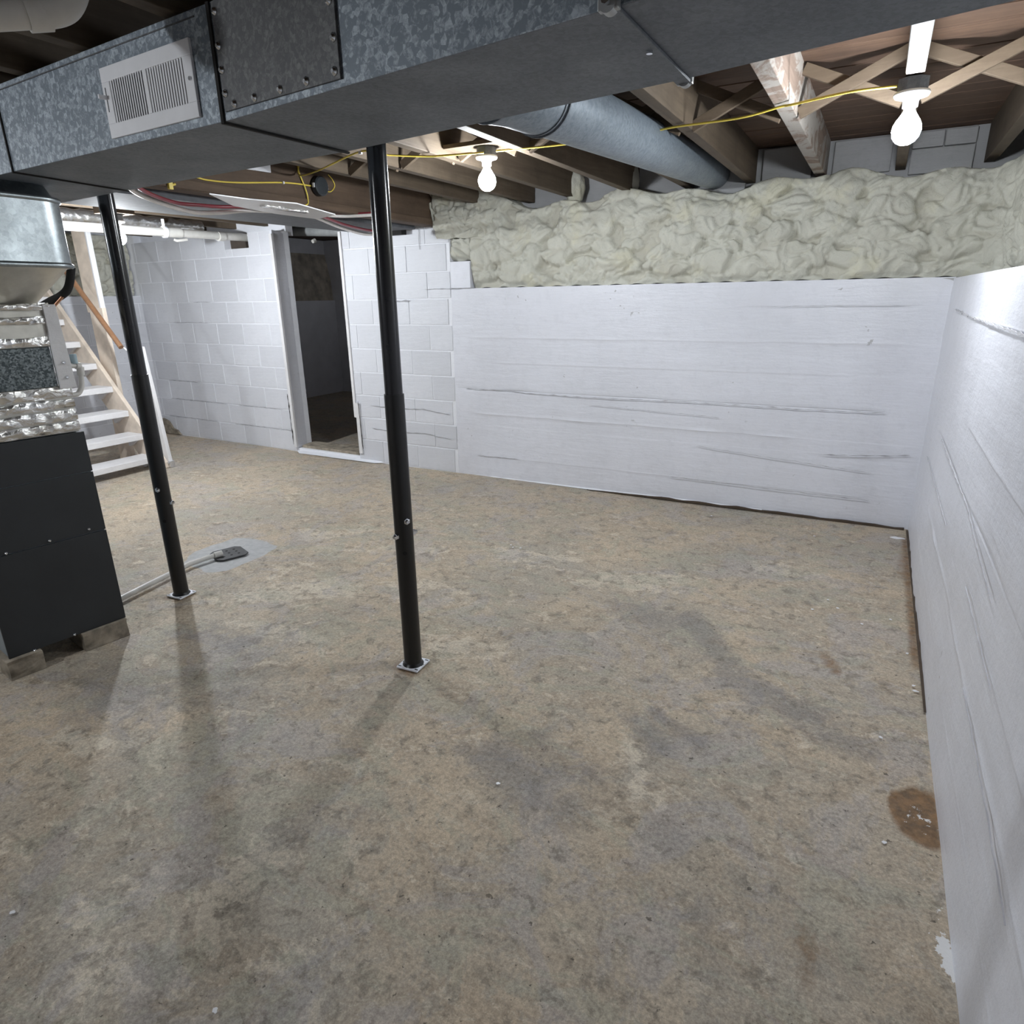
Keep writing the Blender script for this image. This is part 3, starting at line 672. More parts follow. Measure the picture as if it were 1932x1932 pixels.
def cleat(f, b, wd=.012, mat='galv_dark', prj=.008):
    fx, fy = f; bx, by = b; m = MB()
    m.beam((fx, fy - prj, ZD0 - prj / 2), (bx, by + prj, ZD0 - prj / 2), wd, prj)
    m.beam((fx, fy - prj / 2, ZD0 - prj), (fx, fy - prj / 2, ZD1), wd, prj, (0, 1, 0))
    return part('seam_cleat', m, MAT[mat], du, .001)
cleat(F[1], Bk[1], .007, 'black', .005); cleat(F[2], Bk[2], .011, 'black', .006)
# hanger strap over the right hand seam, with end clips
m = MB().beam((-.436, 1.150, ZD0 - .004), (-.43, 1.585, ZD0 - .004), .03, .006); part('seam_strap', m, MAT['galv_under'], du, .001)
for (x, y, s) in ((-.437, 1.146, -1), (-.430, 1.588, 1)):
    c = thing  # clip body: folded tab with a round ear
    m = MB().box((x - .017, y - .008, ZD0 - .007), (x + .017, y + .008, ZD0 + (.05 if s < 0 else .008)))
    m.tube([(x, y - .010, ZD0 + .002), (x, y + .010, ZD0 + .002)], .014, 18)
    cl = part('strap_clip', m, MAT['clip'], du, .002)
    part('clip_screw', MB().tube([(x, y - .020, ZD0 + .004), (x, y - .012, ZD0 + .004)], .007, 8), MAT['chrome'], cl)
m = MB().tube([(-.434, 1.35, ZD0 - .012), (-.434, 1.35, ZD0 - .005)], .006, 8); part('strap_screw', m, MAT['chrome'], du)
# folded bead line near the top of the front face (left section)
dv = (Vector((*F[2], 0)) - Vector((*F[1], 0))).normalized(); nf = Vector((dv.y, -dv.x, 0))
m = MB().beam(Vector((*F[1], 2.165)) + nf * .003, Vector((*F[2], 2.165)) + nf * .001 - dv * .06, .002, .003); part('fold_bead', m, MAT['galv_dark'], du)
# dark access panel with screws
d2 = (Vector((*F[3], 0)) - Vector((*F[2], 0))).normalized(); n2 = Vector((d2.y, -d2.x, 0))
def onf(s, z, off=0.0):
    p = Vector((*F[2], 0)) + d2 * s + n2 * off; p.z = z; return p
ap = MB().hexa([onf(.018, 1.948, .0), onf(.452, 1.944, .0), onf(.452, 1.944, .006), onf(.018, 1.948, .006), onf(.018, 2.178, .0), onf(.452, 2.178, .0), onf(.452, 2.178, .006), onf(.018, 2.178, .006)])
panel = part('access_panel', ap, MAT['galv_dark'], du, .001)
def screw(parent, p, n, r=.0075):
    n = Vector(n).normalized(); m = MB().tube([p, p + n * .002, p + n * .007], [r * 1.25, r * 1.25, r * .55], 8); return part('screw', m, MAT['chrome'], parent)
for (s, z) in [(.030, 2.155), (.028, 2.085), (.028, 2.035), (.030, 1.985), (.062, 1.958), (.145, 1.958), (.245, 1.958), (.34, 1.958), (.435, 1.960), (.44, 2.02), (.435, 2.085), (.43, 2.15)]:
    screw(panel, onf(s, z, .006), n2)

# white register on the duct
d1 = dv; n1 = nf
def onr(s, z, off=0.0):
    p = Vector((*F[1], 0)) + d1 * s + n1 * off; p.z = z; return p
corn = []
for q in ((194, 128), (361, 73), (380, 220), (213, 265)):
    # intersect the sight line with the duct's front plane to read position along it
    dr_ = CAM_R @ np.array([q[0] - 966, -(q[1] - 966), -FOC]); p0 = Vector((*F[1], 0)); D_ = Vector(dr_)
    t = (p0 - Vector(CAM)).dot(n1) / D_.dot(n1); P_ = Vector(CAM) + D_ * t; corn.append(((P_ - p0).dot(d1), P_.z))
sa = (corn[0][0] + corn[3][0]) / 2; sb = (corn[1][0] + corn[2][0]) / 2; za = (corn[2][1] + corn[3][1]) / 2; zb_ = (corn[0][1] + corn[1][1]) / 2
rg = thing('air_register', 'white metal air register with two louver banks on the main duct front', 'vent', onr((sa + sb) / 2, za, .01))
fw, W_, H_ = .036, sb - sa, zb_ - za
def pl(s0, s1, z0, z1, o0=.0, o1=.008):
    return MB().hexa([onr(s0, z0, o0), onr(s1, z0, o0), onr(s1, z0, o1), onr(s0, z0, o1), onr(s0, z1, o0), onr(s1, z1, o0), onr(s1, z1, o1), onr(s0, z1, o1)])
m = MB()
for r_ in ((sa, sb, za, za + fw), (sa, sb, zb_ - fw, zb_), (sa, sa + fw * 1.05, za + fw, zb_ - fw), (sb - fw * .85, sb, za + fw, zb_ - fw)):
    q = pl(*r_); m.add(q.v, q.f)
part('frame', m, MAT['white_metal'], rg, .0015)
part('backing', pl(sa + .01, sb - .01, za + .01, zb_ - .01, .0005, .0015), plain('shadow grey', (.22, .22, .22), .7), rg)
mid = sa + fw * 1.05 + (W_ - fw * 1.9) * .50
part('divider', pl(mid - .006, mid + .006, za + fw, zb_ - fw, .0, .008), MAT['white_metal'], rg)
for (s0, s1, tilt) in ((sa + fw * 1.05, mid - .006, 1), (mid + .006, sb - fw * .85, -1)):
    nl = 15
    for k in range(nl):
        c = s0 + (k + .5) * (s1 - s0) / nl; h = (s1 - s0) / nl * (.34 if tilt < 0 else .60)
        p = [onr(c - h, za + fw, .003 if tilt > 0 else .0045), onr(c + h * .8, za + fw, .0065 if tilt > 0 else .0045)]
        q = [p[0], p[1], p[1] + n1 * .001, p[0] + n1 * .001]; zz = Vector((0, 0, H_ - 2 * fw))
        part('louver', MB().hexa(q + [v + zz for v in q]), MAT['white_metal'], rg)
lv = MB().hexa([onr(sa + .012, za + .095, .008), onr(sa + .018, za + .095, .008), onr(sa + .016, za + .095, .03), onr(sa + .010, za + .095, .03), onr(sa + .012, za + .105, .008), onr(sa + .018, za + .105, .008), onr(sa + .016, za + .105, .03), onr(sa + .010, za + .105, .03)])
part('lever', lv, MAT['white_metal'], rg)
part('lever_slot', pl(sa + .0135, sa + .0165, za + .065, za + .125, .008, .0088), MAT['plastic_black'], rg)
m = MB().tube([onr(sb - .014, (za + zb_) / 2, .008), onr(sb - .014, (za + zb_) / 2, .011)], .005, 10); part('screw', m, MAT['chrome'], rg)

# ------------------------------------------------------------------ ROUND BRANCH DUCT
br = thing('round_duct', 'round grey branch duct running from the main duct to the foam wall', 'duct', (-.95, 2.0, 2.0))
p0 = Vector((-1.0, 1.86, 2.065)); p1 = Vector((-1.10, 4.95, 2.27))
pA = p0.lerp(p1, .06)
rad = .10
part('pipe', MB().tube([pA, p0.lerp(p1, .5), p1], rad, 40), MAT['galv_pipe'], br)
part('elbow', MB().tube([Vector((-1.02, 1.62, 2.06)), Vector((-1.015, 1.80, 2.06)), p0, pA + (p1 - p0).normalized() * .03], [rad * 1.03] * 4, 40), MAT['galv_pipe'], br)
for t, e in ((.065, .006), (.058, .003)):
    q = p0.lerp(p1, t); part('ring_seam', MB().tube([q, q + (p1 - p0).normalized() * .008], rad * 1.03 + e, 40), MAT['galv_under'], br)
q = Vector((-1.015, 1.76, 2.058)); part('ring_seam', MB().tube([q, q + Vector((0, .008, 0))], rad * 1.07, 40), MAT['galv_under'], br)

# ------------------------------------------------------------------ SECOND (RETURN) DUCT, PAN, TUBES
rd = thing('return_duct', 'flat grey rectangular duct beyond the dark beam, passing over the doorway', 'duct', (-3.7, 3.0, 2.02))
m = MB().hexa([(-4.02, 1.6, 2.02), (-3.42, 1.6, 2.02), (-3.42, 4.70, 2.035), (-3.98, 4.70, 2.035), (-4.02, 1.6, 2.19), (-3.42, 1.6, 2.19), (-3.42, 4.70, 2.19), (-3.98, 4.70, 2.19)])
part('duct_body', m, MAT['return'], rd, .002)
part('dark_hole', MB().box((-3.71, 4.70, 2.005), (-3.56, 4.768, 2.12)), MAT['black'], rd)  # solid black box standing for a dark hole in the wall top
pan = thing('duct_pan', 'white sheet metal pan with crumpled foil under the dark beam', 'metal sheet', (-3.3, 3.1, 2.02))
a_ = [at(*q, z=1.99) for q in ((395, 366), (470, 376), (560, 384), (633, 405), (598, 413), (520, 403), (440, 388))]
m = MB(); m.prism([(v.x, v.y, 1.988) for v in a_], (0, 0, .006)); part('sheet', m, MAT['white_metal'], pan, .001)
f0, f1 = at(510, 391, z=1.98), at(570, 400, z=1.98)
m = MB()
for k in range(9):
    t = k / 8; c = f0.lerp(f1, t); c.z = 1.986 + .004 * math.sin(k * 2.3)
    m.obox(c, (.02, .005 * math.sin(k * 3), 0), (.012 * math.cos(k), .045, 0), (0, .004 * math.sin(k), .008))
part('foil_wrap', m, MAT['foil'], pan, .003)
def tubing(name, pts, r, mat, label, cat='pipe', group=None):
    m = MB().tube(smooth_path(pts, 8), r, 12); o = obj(name, m, MAT[mat]); tag(o, label, cat, group); return o
A1 = [at(*q, z=z) for q, z in (((225, 340), 2.0), ((262, 366), 1.99), ((310, 385), 1.975), ((365, 400), 1.965), ((415, 401), 1.972), ((462, 397), 1.995), ((500, 398), 2.006), ((540, 400), 2.007), ((590, 408), 2.006), ((640, 428), 1.99), ((690, 442), 1.985), ((725, 438), 2.005))]
A2 = [at(*q, z=z) for q, z in (((235, 332), 2.0), ((275, 362), 1.99), ((330, 382), 1.985), ((375, 387), 1.990), ((415, 390), 1.998), ((455, 390), 2.007), ((500, 392), 2.008), ((540, 395), 2.008), ((600, 406), 2.007), ((650, 424), 1.996), ((700, 435), 2.0), ((728, 432), 2.01))]
tubing('water_pipe', A1, .0115, 'whitepex', 'sagging white plastic water tube under the flat grey duct', 'pipe')
tubing('water_pipe', A2, .0095, 'red', 'sagging red plastic water tube above the white one', 'pipe')
A3 = [at(*q, z=z) for q, z in (((560, 400), 2.045), ((610, 406), 2.04), ((650, 408), 2.04), ((695, 406), 2.045), ((728, 404), 2.05))]
tubing('water_pipe', A3, .010, 'whitepex', 'short straight white tube between the beam and the nearer black post', 'pipe')
A4 = [p + Vector((0, .03, .015)) for p in A3]
tubing('water_pipe', A4, .010, 'red', 'short straight red tube just behind the straight white one', 'pipe')

# ------------------------------------------------------------------ SUPPORT POSTS
def post(x, y, label, zsl, r_low, r_up, zt, bolts, z_seam):
    t = thing('support_post', label, 'post', (x, y, 0), 'steel support posts')
    part('lower_tube', MB().tube([(x, y, .004), (x, y, zsl)], r_low, 36), MAT['black_metal_low'], t)
    part('upper_tube', MB().tube([(x, y, zsl - .02), (x, y, zt)], r_up, 36), MAT['black_metal'], t)
    part('head_plate', MB().box((x - .07, y - .07, zt - .003), (x + .07, y + .07, zt + .003)), MAT['plate'], t)
    a = math.radians(4); ex = Vector((math.cos(a), math.sin(a), 0)) * .052; ey = Vector((-math.sin(a), math.cos(a), 0)) * .052
    bp = part('base_plate', MB().obox((x, y, .0035), ex, ey, (0, 0, .0035)), MAT['plate'], t, .001)
    for sx, sy in ((-1, 0.0), (1, 0.0), (0, 1), (-.0, -1)):
        c = Vector((x, y, .0072)) + ex * .86 * (sx if sx else 0) + ey * .86 * sy
        if sx: part('slot_hole', MB().obox(c, (.0035, 0, 0), (0, .009, 0), (0, 0, .0004)), MAT['plastic_black'], bp)
    for sx, sy in ((-1, -1), (1, 1), (1, -1), (-1, 1)):
        c = Vector((x, y, .0072)) + ex * .8 * sx + ey * .8 * sy
        part('slot_hole', MB().obox(c, (.008, 0, 0), (0, .003, 0), (0, 0, .0004)), MAT['plastic_black'], bp)
    part('weld', MB().lathe([(r_low + .008, .007), (r_low + .004, .012), (r_low, .018)], (x, y, 0), 28), MAT['black_metal_low'], t)
    for (ang, z) in bolts:
        dd = Vector((math.cos(ang), math.sin(ang), 0)); c = Vector((x, y, z)) + dd * (r_low - .004)
        b = part('bolt', MB().tube([c, c + dd * .012, c + dd * .013, c + dd * .022], [.013, .013, .010, .007], 6, smooth=False), MAT['chrome'], t)
    for (ang, z) in ((-.95, z_seam),):
        dd = Vector((math.cos(ang), math.sin(ang), 0)); c = Vector((x, y, z)) + dd * (r_low - .002)
        part('hole', MB().tube([c, c + dd * .0025], .009, 12), MAT['black'], t)
    return t
post(-1.563, 1.955, 'black adjustable steel post nearest the camera, in the middle of the room', 1.16, .0375, .0335, 2.055, [(-.55, .665), (-2.1 + .35, .60), (2.6, .665), (1.0, .60)], .53)
post(-3.113, 1.962, 'black adjustable steel post beside the furnace and floor drain', 1.17, .0375, .0335, 2.055, [(-1.0, .60), (.45, .52), (2.4, .60)], .43)

# ------------------------------------------------------------------ BARE BULB LAMPS
def lamp(c, label, box=True, glass='bulb'):
    x, y, z = c
    t = thing('ceiling_lamp', label, 'lamp', c, 'bare bulb ceiling lamps')
    if box:
        bx = MB(); n8 = [(x + .05 * math.cos(PI / 8 + i * PI / 4), y + .05 * math.sin(PI / 8 + i * PI / 4), z) for i in range(8)]
        bx.prism(n8, (0, 0, .04)); part('junction_box', bx, MAT['galv_under'], t, .001)
    part('lampholder', MB().lathe([(.0, z), (.055, z), (.057, z - .006), (.052, z - .014), (.030, z - .020), (.024, z - .028), (.024, z - .046), (0, z - .046)], (x, y, 0), 32), MAT['porcelain'], t)
    pr = [(.016, -.046), (.018, -.056), (.026, -.069), (.036, -.084)]
    part('bulb_collar', MB().lathe([(r, z + h) for r, h in pr], (x, y, 0), 24), MAT['glow_white'], t)
    pr = [(.036, -.084), (.044, -.100), (.046, -.118), (.041, -.138), (.030, -.152), (.016, -.160), (.0, -.163)]
    b = part('bulb', MB().lathe([(r, z + h) for r, h in pr], (x, y, 0), 20), MAT[glass], t)
    return t
lamp((-.002, 2.93, 2.147), 'glowing bare bulb in white lampholder nearest the right wall')
lamp((-1.87, 3.22, 2.183), 'glowing bare bulb in white lampholder beside the round grey duct')
lamp((-4.88, 3.12, 2.06), 'glowing bare bulb seen past the farther black post near the stairs', glass='bulb_stair')
lamp((-2.95, -.45, 2.147), 'unseen bare bulb lamp on the ceiling behind the camera position', glass='bulb_unseen')  # unseen bulb placed for brightness; the lit duct front implies a lamp
lamp((-5.9, 0.3, 2.147), 'unseen bare bulb lamp added left of the furnace to brighten the left walls', glass='bulb_unseen')  # added out of view to lift the left walls
lamp((-6.6, 7.9, 2.147), 'unseen faint bulb added to brighten the dark room beyond the doorway', glass='bulb_fill')  # added dim fill; no lamp is known in this room
# small mounting boards of the lamps
tag(obj('mounting_board', MB().box((-2.08, 3.14, 2.223), (-1.72, 3.30, 2.243)), MAT['joist'], None, .002), 'short wooden board holding the bulb beside the round duct', 'board')
tag(obj('painted_strip', MB().box((-.028, 1.9, 2.172), (.026, 2.80, 2.189)), plain('grey white strip paint', (.17, .165, .155), .7), None, .002), 'white painted wooden strip under the joist, leading to the brightest bulb', 'board')
tag(obj('mounting_board', MB().box((-4.96, 3.02, 2.102), (-4.80, 3.22, 2.185)), MAT['joist'], None, .002), 'wooden block above the bulb near the stairs', 'board')

# ------------------------------------------------------------------ ELECTRIC CABLES
def cable(pts, label, r=.0045, clips=()):
    t = thing('electric_cable', label, 'cable', pts[0])
    part('wire', MB().tube(smooth_path(pts, 8), r, 8), MAT['yellow'], t)
    for c in clips:
        c = Vector(c); part('staple', MB().obox(c, (.009, 0, 0), (0, .006, 0), (0, 0, .007)), MAT['white_metal'], t, .002)
    return t
cable([(-.05, 2.90, 2.165), (-.20, 2.90, 2.168), (-.40, 3.01, 2.178), (-.44, 3.03, 2.181), (-.60, 3.07, 2.17), (-.87, 3.125, 2.181), (-1.0, 3.15, 2.18), (-1.35, 3.2, 2.185), (-1.80, 3.20, 2.195)], 'yellow cable strung between the two bright bulbs under the joists')
cable([(-1.83, 3.024 + .1, 2.18), (-1.98, 3.06, 2.175), (-2.116, 3.03, 2.178), (-2.276, 2.90, 2.181), (-2.33, 2.79, 2.183), (-2.86, 3.05, 2.184), (-3.20, 3.25, 2.22), (-3.228, 3.29, 2.30)], 'thin yellow cable from the bulb beside the round duct to the dark beam', clips=[(-2.33, 2.79, 2.178)])
gx = -3.243
cable([(gx, 3.29, 2.30), (gx, 3.293, 2.245), (gx + .008, 3.325, 2.158), (gx + .008, 3.338, 2.10), (gx + .012, 3.32, 2.065), (gx, 3.24, 2.042)], 'yellow cable hanging down across the dark beam face', clips=[(gx + .005, 3.292, 2.285)])
cable([(gx, 2.30, 2.16), (gx, 2.55, 2.121), (gx, 2.65, 2.116), (gx, 2.82, 2.128), (gx, 3.18, 2.172), (gx, 3.40, 2.180)], 'long yellow cable stapled along the dark beam to the round black box', clips=[(gx + .004, 3.15, 2.168)])
cable([(gx, 3.50, 2.165), (gx, 3.56, 2.168), (gx, 3.60, 2.205), (gx, 3.585, 2.24), (gx, 3.55, 2.265)], 'short curled cable end right of the round black box', r=.003)
jb = thing('junction_box', 'round black junction box on the dark beam', 'electrical box', (gx, 3.44, 2.183))
part('box_body', MB().tube([(-3.236, 3.44, 2.183), (-3.205, 3.44, 2.183)], .058, 24), MAT['plastic_black'], jb, .003)
part('cover', MB().tube([(-3.205, 3.44, 2.183), (-3.198, 3.44, 2.183)], [.058, .05], 24), MAT['plastic_black'], jb)
for yy in (-.058, .058): part('connector', MB().box((-3.225, 3.44 + yy - .005, 2.17), (-3.21, 3.44 + yy + .005, 2.195)), MAT['white_metal'], jb)
c = at(321, 350, x=-3.23); tag(obj('cable_clamp', MB().obox(c, (.008, 0, 0), (0, .012, 0), (0, 0, .018)).tube([c, c + Vector((0, .03, .01))], .006, 8), MAT['yellow'], None, .002), 'small yellow cable clamp at the lower left of the dark beam', 'clamp')
a_ = [at(*q, x=-3.233) for q in ((455, 318), (508, 306), (510, 326))]
m = MB(); m.prism(a_, (.006, 0, 0)); tag(obj('metal_plate', m, MAT['white_metal']), 'small white metal plate on the dark beam next to the main duct', 'plate')

# ------------------------------------------------------------------ PIPES NEAR THE BLOCK WALL
pv = thing('drain_pipe', 'white plastic drain pipe entering the hole in the block wall', 'pipe', (-5.62, 4.0, 2.1))
part('pipe', MB().tube([(-5.58, 2.6, 2.062), (-5.60, 4.0, 2.085), (-5.61, 4.93, 2.098)], .036, 24), MAT['pvc'], pv)
for y0, y1, r in ((3.98, 4.16, .043), (4.55, 4.62, .041)): part('coupling', MB().tube([(-5.60, y0, 2.086), (-5.603, y1, 2.089)], r, 24), MAT['pvc'], pv)
part('pipe_strap', MB().tube([(-5.60, 3.99, 2.086), (-5.60, 4.012, 2.086)], .049, 24).box((-5.61, 3.993, 2.12), (-5.59, 4.008, 2.19)), MAT['plate'], pv)
part('pipe_strap', MB().tube([(-5.60, 4.08, 2.03), (-5.59, 4.10, 2.02), (-5.58, 4.2, 2.035)], .012, 8), MAT['pvc'], pv)
fd = thing('foil_duct', 'crumpled silver foil duct above the white drain pipe', 'duct', (-5.7, 3.8, 2.15))
m = MB(); pts = [(-5.72, 2.9 + i * .06, 2.165) for i in range(27)]
m.tube(pts, [.055 + .006 * math.sin(i * 2.5) + .004 * math.sin(i * 5.1) for i in range(27)], 20); part('foil_sleeve', m, MAT['foil'], fd)
ip = thing('inner_pipe', 'grey pipe crossing the top of the doorway inside the dark room', 'pipe', (-5.0, 5.3, 2.14))
part('pipe', MB().tube([(-5.9, 5.3, 2.20), (-4.2, 5.3, 2.10)], .045, 20), MAT['pvc_grey'], ip)
c = at(594, 454, y=5.27); part('plug', MB().tube([c, c + Vector((0, -.03, -.01))], [.022, .018], 12), MAT['pvc'], ip)

# big white pvc pipe at the top left corner
pv = thing('vent_pipe', 'wide white plastic pipe with a hub above the main duct at top left', 'pipe', (-2.0, 1.2, 2.2))
c0, c1, c2, c3 = at(-180, 0, y=1.56), at(62, -2, y=1.60), at(100, 0, y=1.61), at(118, -8, y=1.62)
for q in (c0, c1, c2): q.z = 2.262
c0 = Vector((-3.3, 1.45, 2.262))
def ray_at(u, v, dist):
    d = Vector(CAM_R @ np.array([u - 966, -(v - 966), -FOC])).normalized(); return Vector(CAM) + d * dist
c0, c1, c2, c3, c4 = ray_at(-260, 26, 2.18), ray_at(50, 12, 2.2), ray_at(100, 6, 2.2), ray_at(120, -12, 2.2), ray_at(134, -60, 2.2)
part('pipe', MB().tube([c0, c1], .044, 28), MAT['pvc'], pv)
part('elbow', MB().tube(smooth_path([c1, c2, c3, c4], 6), .046, 28), MAT['pvc'], pv)
part('hub', MB().tube([c1 - (c1 - c0).normalized() * .01, c1 + (c1 - c0).normalized() * .037], .050, 28), MAT['pvc'], pv)

# ------------------------------------------------------------------ FURNACE
fn = thing('furnace', 'charcoal and grey furnace cabinet standing on concrete blocks', 'furnace', (-3.3, 1.35, .085))
e1 = Vector((.152, .988, 0)).normalized()        # along the black side, going away
e2 = Vector((-e1.y, e1.x, 0))                     # into the cabinet (left)
N0 = Vector((-3.02, 1.105, 0))
def fb(s0, s1, t0, t1, z0, z1):
    b = [N0 + e1 * s0 + e2 * t0, N0 + e1 * s1 + e2 * t0, N0 + e1 * s1 + e2 * t1, N0 + e1 * s0 + e2 * t1]
    return MB().hexa([(p.x, p.y, z0) for p in b] + [(p.x, p.y, z1) for p in b])
part('cabinet_shell', fb(.002, .462, .006, .70, .085, .975), MAT['cabinet_grey'], fn, .004)
for (z0, z1, pr) in ((.087, .528, .002), (.532, .80, .0), (.804, .978, .0)):
    part('side_panel', fb(-.002, .464, -.002 - pr, .006, z0, z1), MAT['cabinet'], fn, .0015)
for (u, v) in ((167, 998), (93, 1020), (11, 1044), (140, 1197), (65, 1227)):
    D_ = Vector(CAM_R @ np.array([u - 966, -(v - 966), -FOC])); t = (N0 - Vector(CAM)).dot(e2) / D_.dot(e2); P_ = Vector(CAM) + D_ * t
    screw(fn, P_ - e2 * .004, -e2, .0062)
def cblock(s0, s1, t0, t1, label, seed):
    m = fb(s0, s1, t0, t1, .0, .086); me = mesh_of('concrete_block', m); bm = bmesh.new(); bm.from_mesh(me)
    bmesh.ops.subdivide_edges(bm, edges=bm.edges, cuts=5, use_grid_fill=True)
    for v in bm.verts:
        n_ = noise.noise_vector(v.co * 22 + Vector((seed, 0, 0))) * .007
        if .004 < v.co.z < .08: v.co += n_
    bm.to_mesh(me); bm.free()
    o = obj('concrete_block', me, MAT['block_raw']); tag(o, label, 'block', 'concrete blocks under the furnace'); return o
cblock(.27, .46, -.02, .17, 'rough tan concrete block under the furnace corner nearest the farther post', 1)
cblock(-.02, .11, -.03, .16, 'short tan concrete block under the near front corner of the furnace', 2)
cblock(-.02, .12, .50, .69, 'concrete block under the far left corner of the furnace', 3)

# coil case and plenum on the furnace
co = thing('coil_case', 'foil taped coil case stacked on top of the charcoal furnace', 'furnace plenum', (-3.3, 1.35, .98))
part('lower_case', fb(.01, .452, .012, .60, .979, 1.175), MAT['foil_flat'], co, .003)
part('coil_side', fb(.02, .41, .006, .59, 1.175, 1.335), MAT['coil'], co, .002)
part('upper_case', fb(.03, .43, .012, .58, 1.335, 1.49), MAT['foil_flat'], co, .003)
def foil_band(z0, z1, t, s0=.004, s1=.458, seed=0, amp=.006):
    m = MB(); nx_, nz = 46, 7; vs = []
    for j in range(nz + 1):
        for i in range(nx_ + 1):
            s = s0 + (s1 - s0) * i / nx_; z = z0 + (z1 - z0) * j / nz
            cr = amp * (.35 + 1.2 * max(0, noise.noise(Vector((s * 5, z * 4, seed + 9))))) 
            q = cr * (noise.noise(Vector((s * 45, z * 90, seed))) + .6 * noise.noise(Vector((s * 100, z * 60, seed + 3))))
            q += amp * .45 * math.sin(PI * j / nz)
            zz = z + .006 * noise.noise(Vector((s * 8, j, seed)))
            p = N0 + e1 * s + e2 * (t - q - .002); vs.append((p.x, p.y, zz))
    fs = [(j * (nx_ + 1) + i, j * (nx_ + 1) + i + 1, (j + 1) * (nx_ + 1) + i + 1, (j + 1) * (nx_ + 1) + i) for j in range(nz) for i in range(nx_)]
    nb_ = (nx_ + 1) * (nz + 1)
    back = [(v[0] + e2.x * .008, v[1] + e2.y * .008, v[2]) for v in vs]
    m.add(vs, fs, True); m.add(back, fs, True)
    return part('foil_tape', m, MAT['foil'], co)
for i, (a, b) in enumerate(((.985, 1.025), (1.032, 1.075), (1.085, 1.12), (1.128, 1.172))): foil_band(a, b, .006, .006, .455, i)
foil_band(1.34, 1.375, .006, .02, .43, 12); foil_band(1.425, 1.455, .006, .02, .42, 14, .009)
# pale metal flange with screws at the far corner
fl = MB().hexa([N0 + e1 * .415 + e2 * -.004 + Vector((0, 0, 1.165)), N0 + e1 * .475 + e2 * -.004 + Vector((0, 0, 1.165)), N0 + e1 * .475 + e2 * .02 + Vector((0, 0, 1.165)), N0 + e1 * .415 + e2 * .02 + Vector((0, 0, 1.165)),
                N0 + e1 * .415 + e2 * -.004 + Vector((0, 0, 1.50)), N0 + e1 * .462 + e2 * -.004 + Vector((0, 0, 1.50)), N0 + e1 * .462 + e2 * .02 + Vector((0, 0, 1.50)), N0 + e1 * .415 + e2 * .02 + Vector((0, 0, 1.50))])
fo = part('flange', fl, MAT['paint_wood'], co, .002)
for z in (1.21, 1.27): screw(fo, N0 + e1 * .445 + e2 * -.005 + Vector((0, 0, z)), -e2, .006)
# hopper transition and round cornered steel drum
def rrect(cx, cy, hx, hy, r, n=8):
    out = []
    for (sx, sy, a0) in ((1, 1, 0), (-1, 1, PI / 2), (-1, -1, PI), (1, -1, 3 * PI / 2)):
        for k in range(n + 1):
            a = a0 + PI / 2 * k / n; out.append((cx + sx * (hx - r) + r * math.cos(a), cy + sy * (hy - r) + r * math.sin(a)))
    return out
def loft(rings):
    m = MB(); n = len(rings[0]); vs = [p for r in rings for p in r]
    m.add(vs, [(i * n + k, i * n + (k + 1) % n, (i + 1) * n + (k + 1) % n, (i + 1) * n + k) for i in range(len(rings) - 1) for k in range(n)], True); return m
def ring(cx, cy, hx, hy, r, z): 
    return [(p[0], p[1], z) for p in rrect(cx, cy, hx, hy, r)]
DC = (-3.20, 1.27)
drum = thing('steel_plenum', 'shiny round-cornered steel plenum above the coil case, left edge', 'duct', (*DC, 1.64))
part('drum_wall', loft([ring(*DC, .385, .37, .13, 1.645), ring(*DC, .385, .37, .13, 1.875)]), MAT['galv_shiny'], drum)
part('rim_bead', loft([ring(*DC, .385, .37, .13, 1.633), ring(*DC, .392, .377, .135, 1.637), ring(*DC, .392, .377, .135, 1.648), ring(*DC, .386, .371, .13, 1.653)]), MAT['galv_shiny'], drum)
part('rim_bead', loft([ring(*DC, .386, .371, .13, 1.868), ring(*DC, .392, .377, .135, 1.872), ring(*DC, .392, .377, .135, 1.885), ring(*DC, .37, .355, .12, 1.890), ring(*DC, .35, .335, .1, 1.93)]), MAT['galv_shiny'], drum)
part('hopper', loft([ring(-3.24, 1.29, .22, .225, .03, 1.488), ring(-3.235, 1.285, .25, .25, .04, 1.51), ring(*DC, .37, .355, .12, 1.634), ring(*DC, .385, .37, .13, 1.636)]), MAT['foil_flat'], drum)
foil = foil_band(1.478, 1.505, .004, .02, .44, 20, .010)

# condensate trap, refrigerant line
tr = thing('condensate_trap', 'small white plastic pipe trap beside the foil taped coil case', 'pipe', (-2.97, 1.6, 1.2))
pts = [at(*q, x=-2.97) for q in ((128, 690), (141, 690), (150, 692), (153, 712), (154, 728), (148, 742), (136, 745), (126, 744))]
part('trap_pipe', MB().tube(smooth_path(pts, 4), .0105, 14), MAT['pvc'], tr)
part('coupling', MB().tube([at(143, 690, x=-2.97), at(151, 691, x=-2.97)], .0145, 14), MAT['pvc'], tr)
part('coupling', MB().tube([at(151, 692, x=-2.97), at(153, 708, x=-2.97)], .0145, 14), MAT['pvc'], tr)
part('union', MB().tube([at(137, 668, x=-2.97), at(141, 686, x=-2.97)], .013, 12), plain('blue grey plastic', (.32, .42, .46), .4), tr)
il = thing('refrigerant_line', 'black insulated line with copper end between drum and stairs', 'pipe', (-3.2, 1.75, 1.55))
pts = [Vector((-3.02, 1.5, 1.40))] + [at(*q, y=1.75) for q in ((60, 592), (92, 570), (112, 560), (126, 548), (132, 530), (134, 505))]
part('insulation', MB().tube(smooth_path(pts, 5), .017, 14), MAT['rubber'], il)
part('copper_tube', MB().tube([at(118, 560, y=1.74), at(103, 577, y=1.74)], .006, 10), MAT['copper'], il)

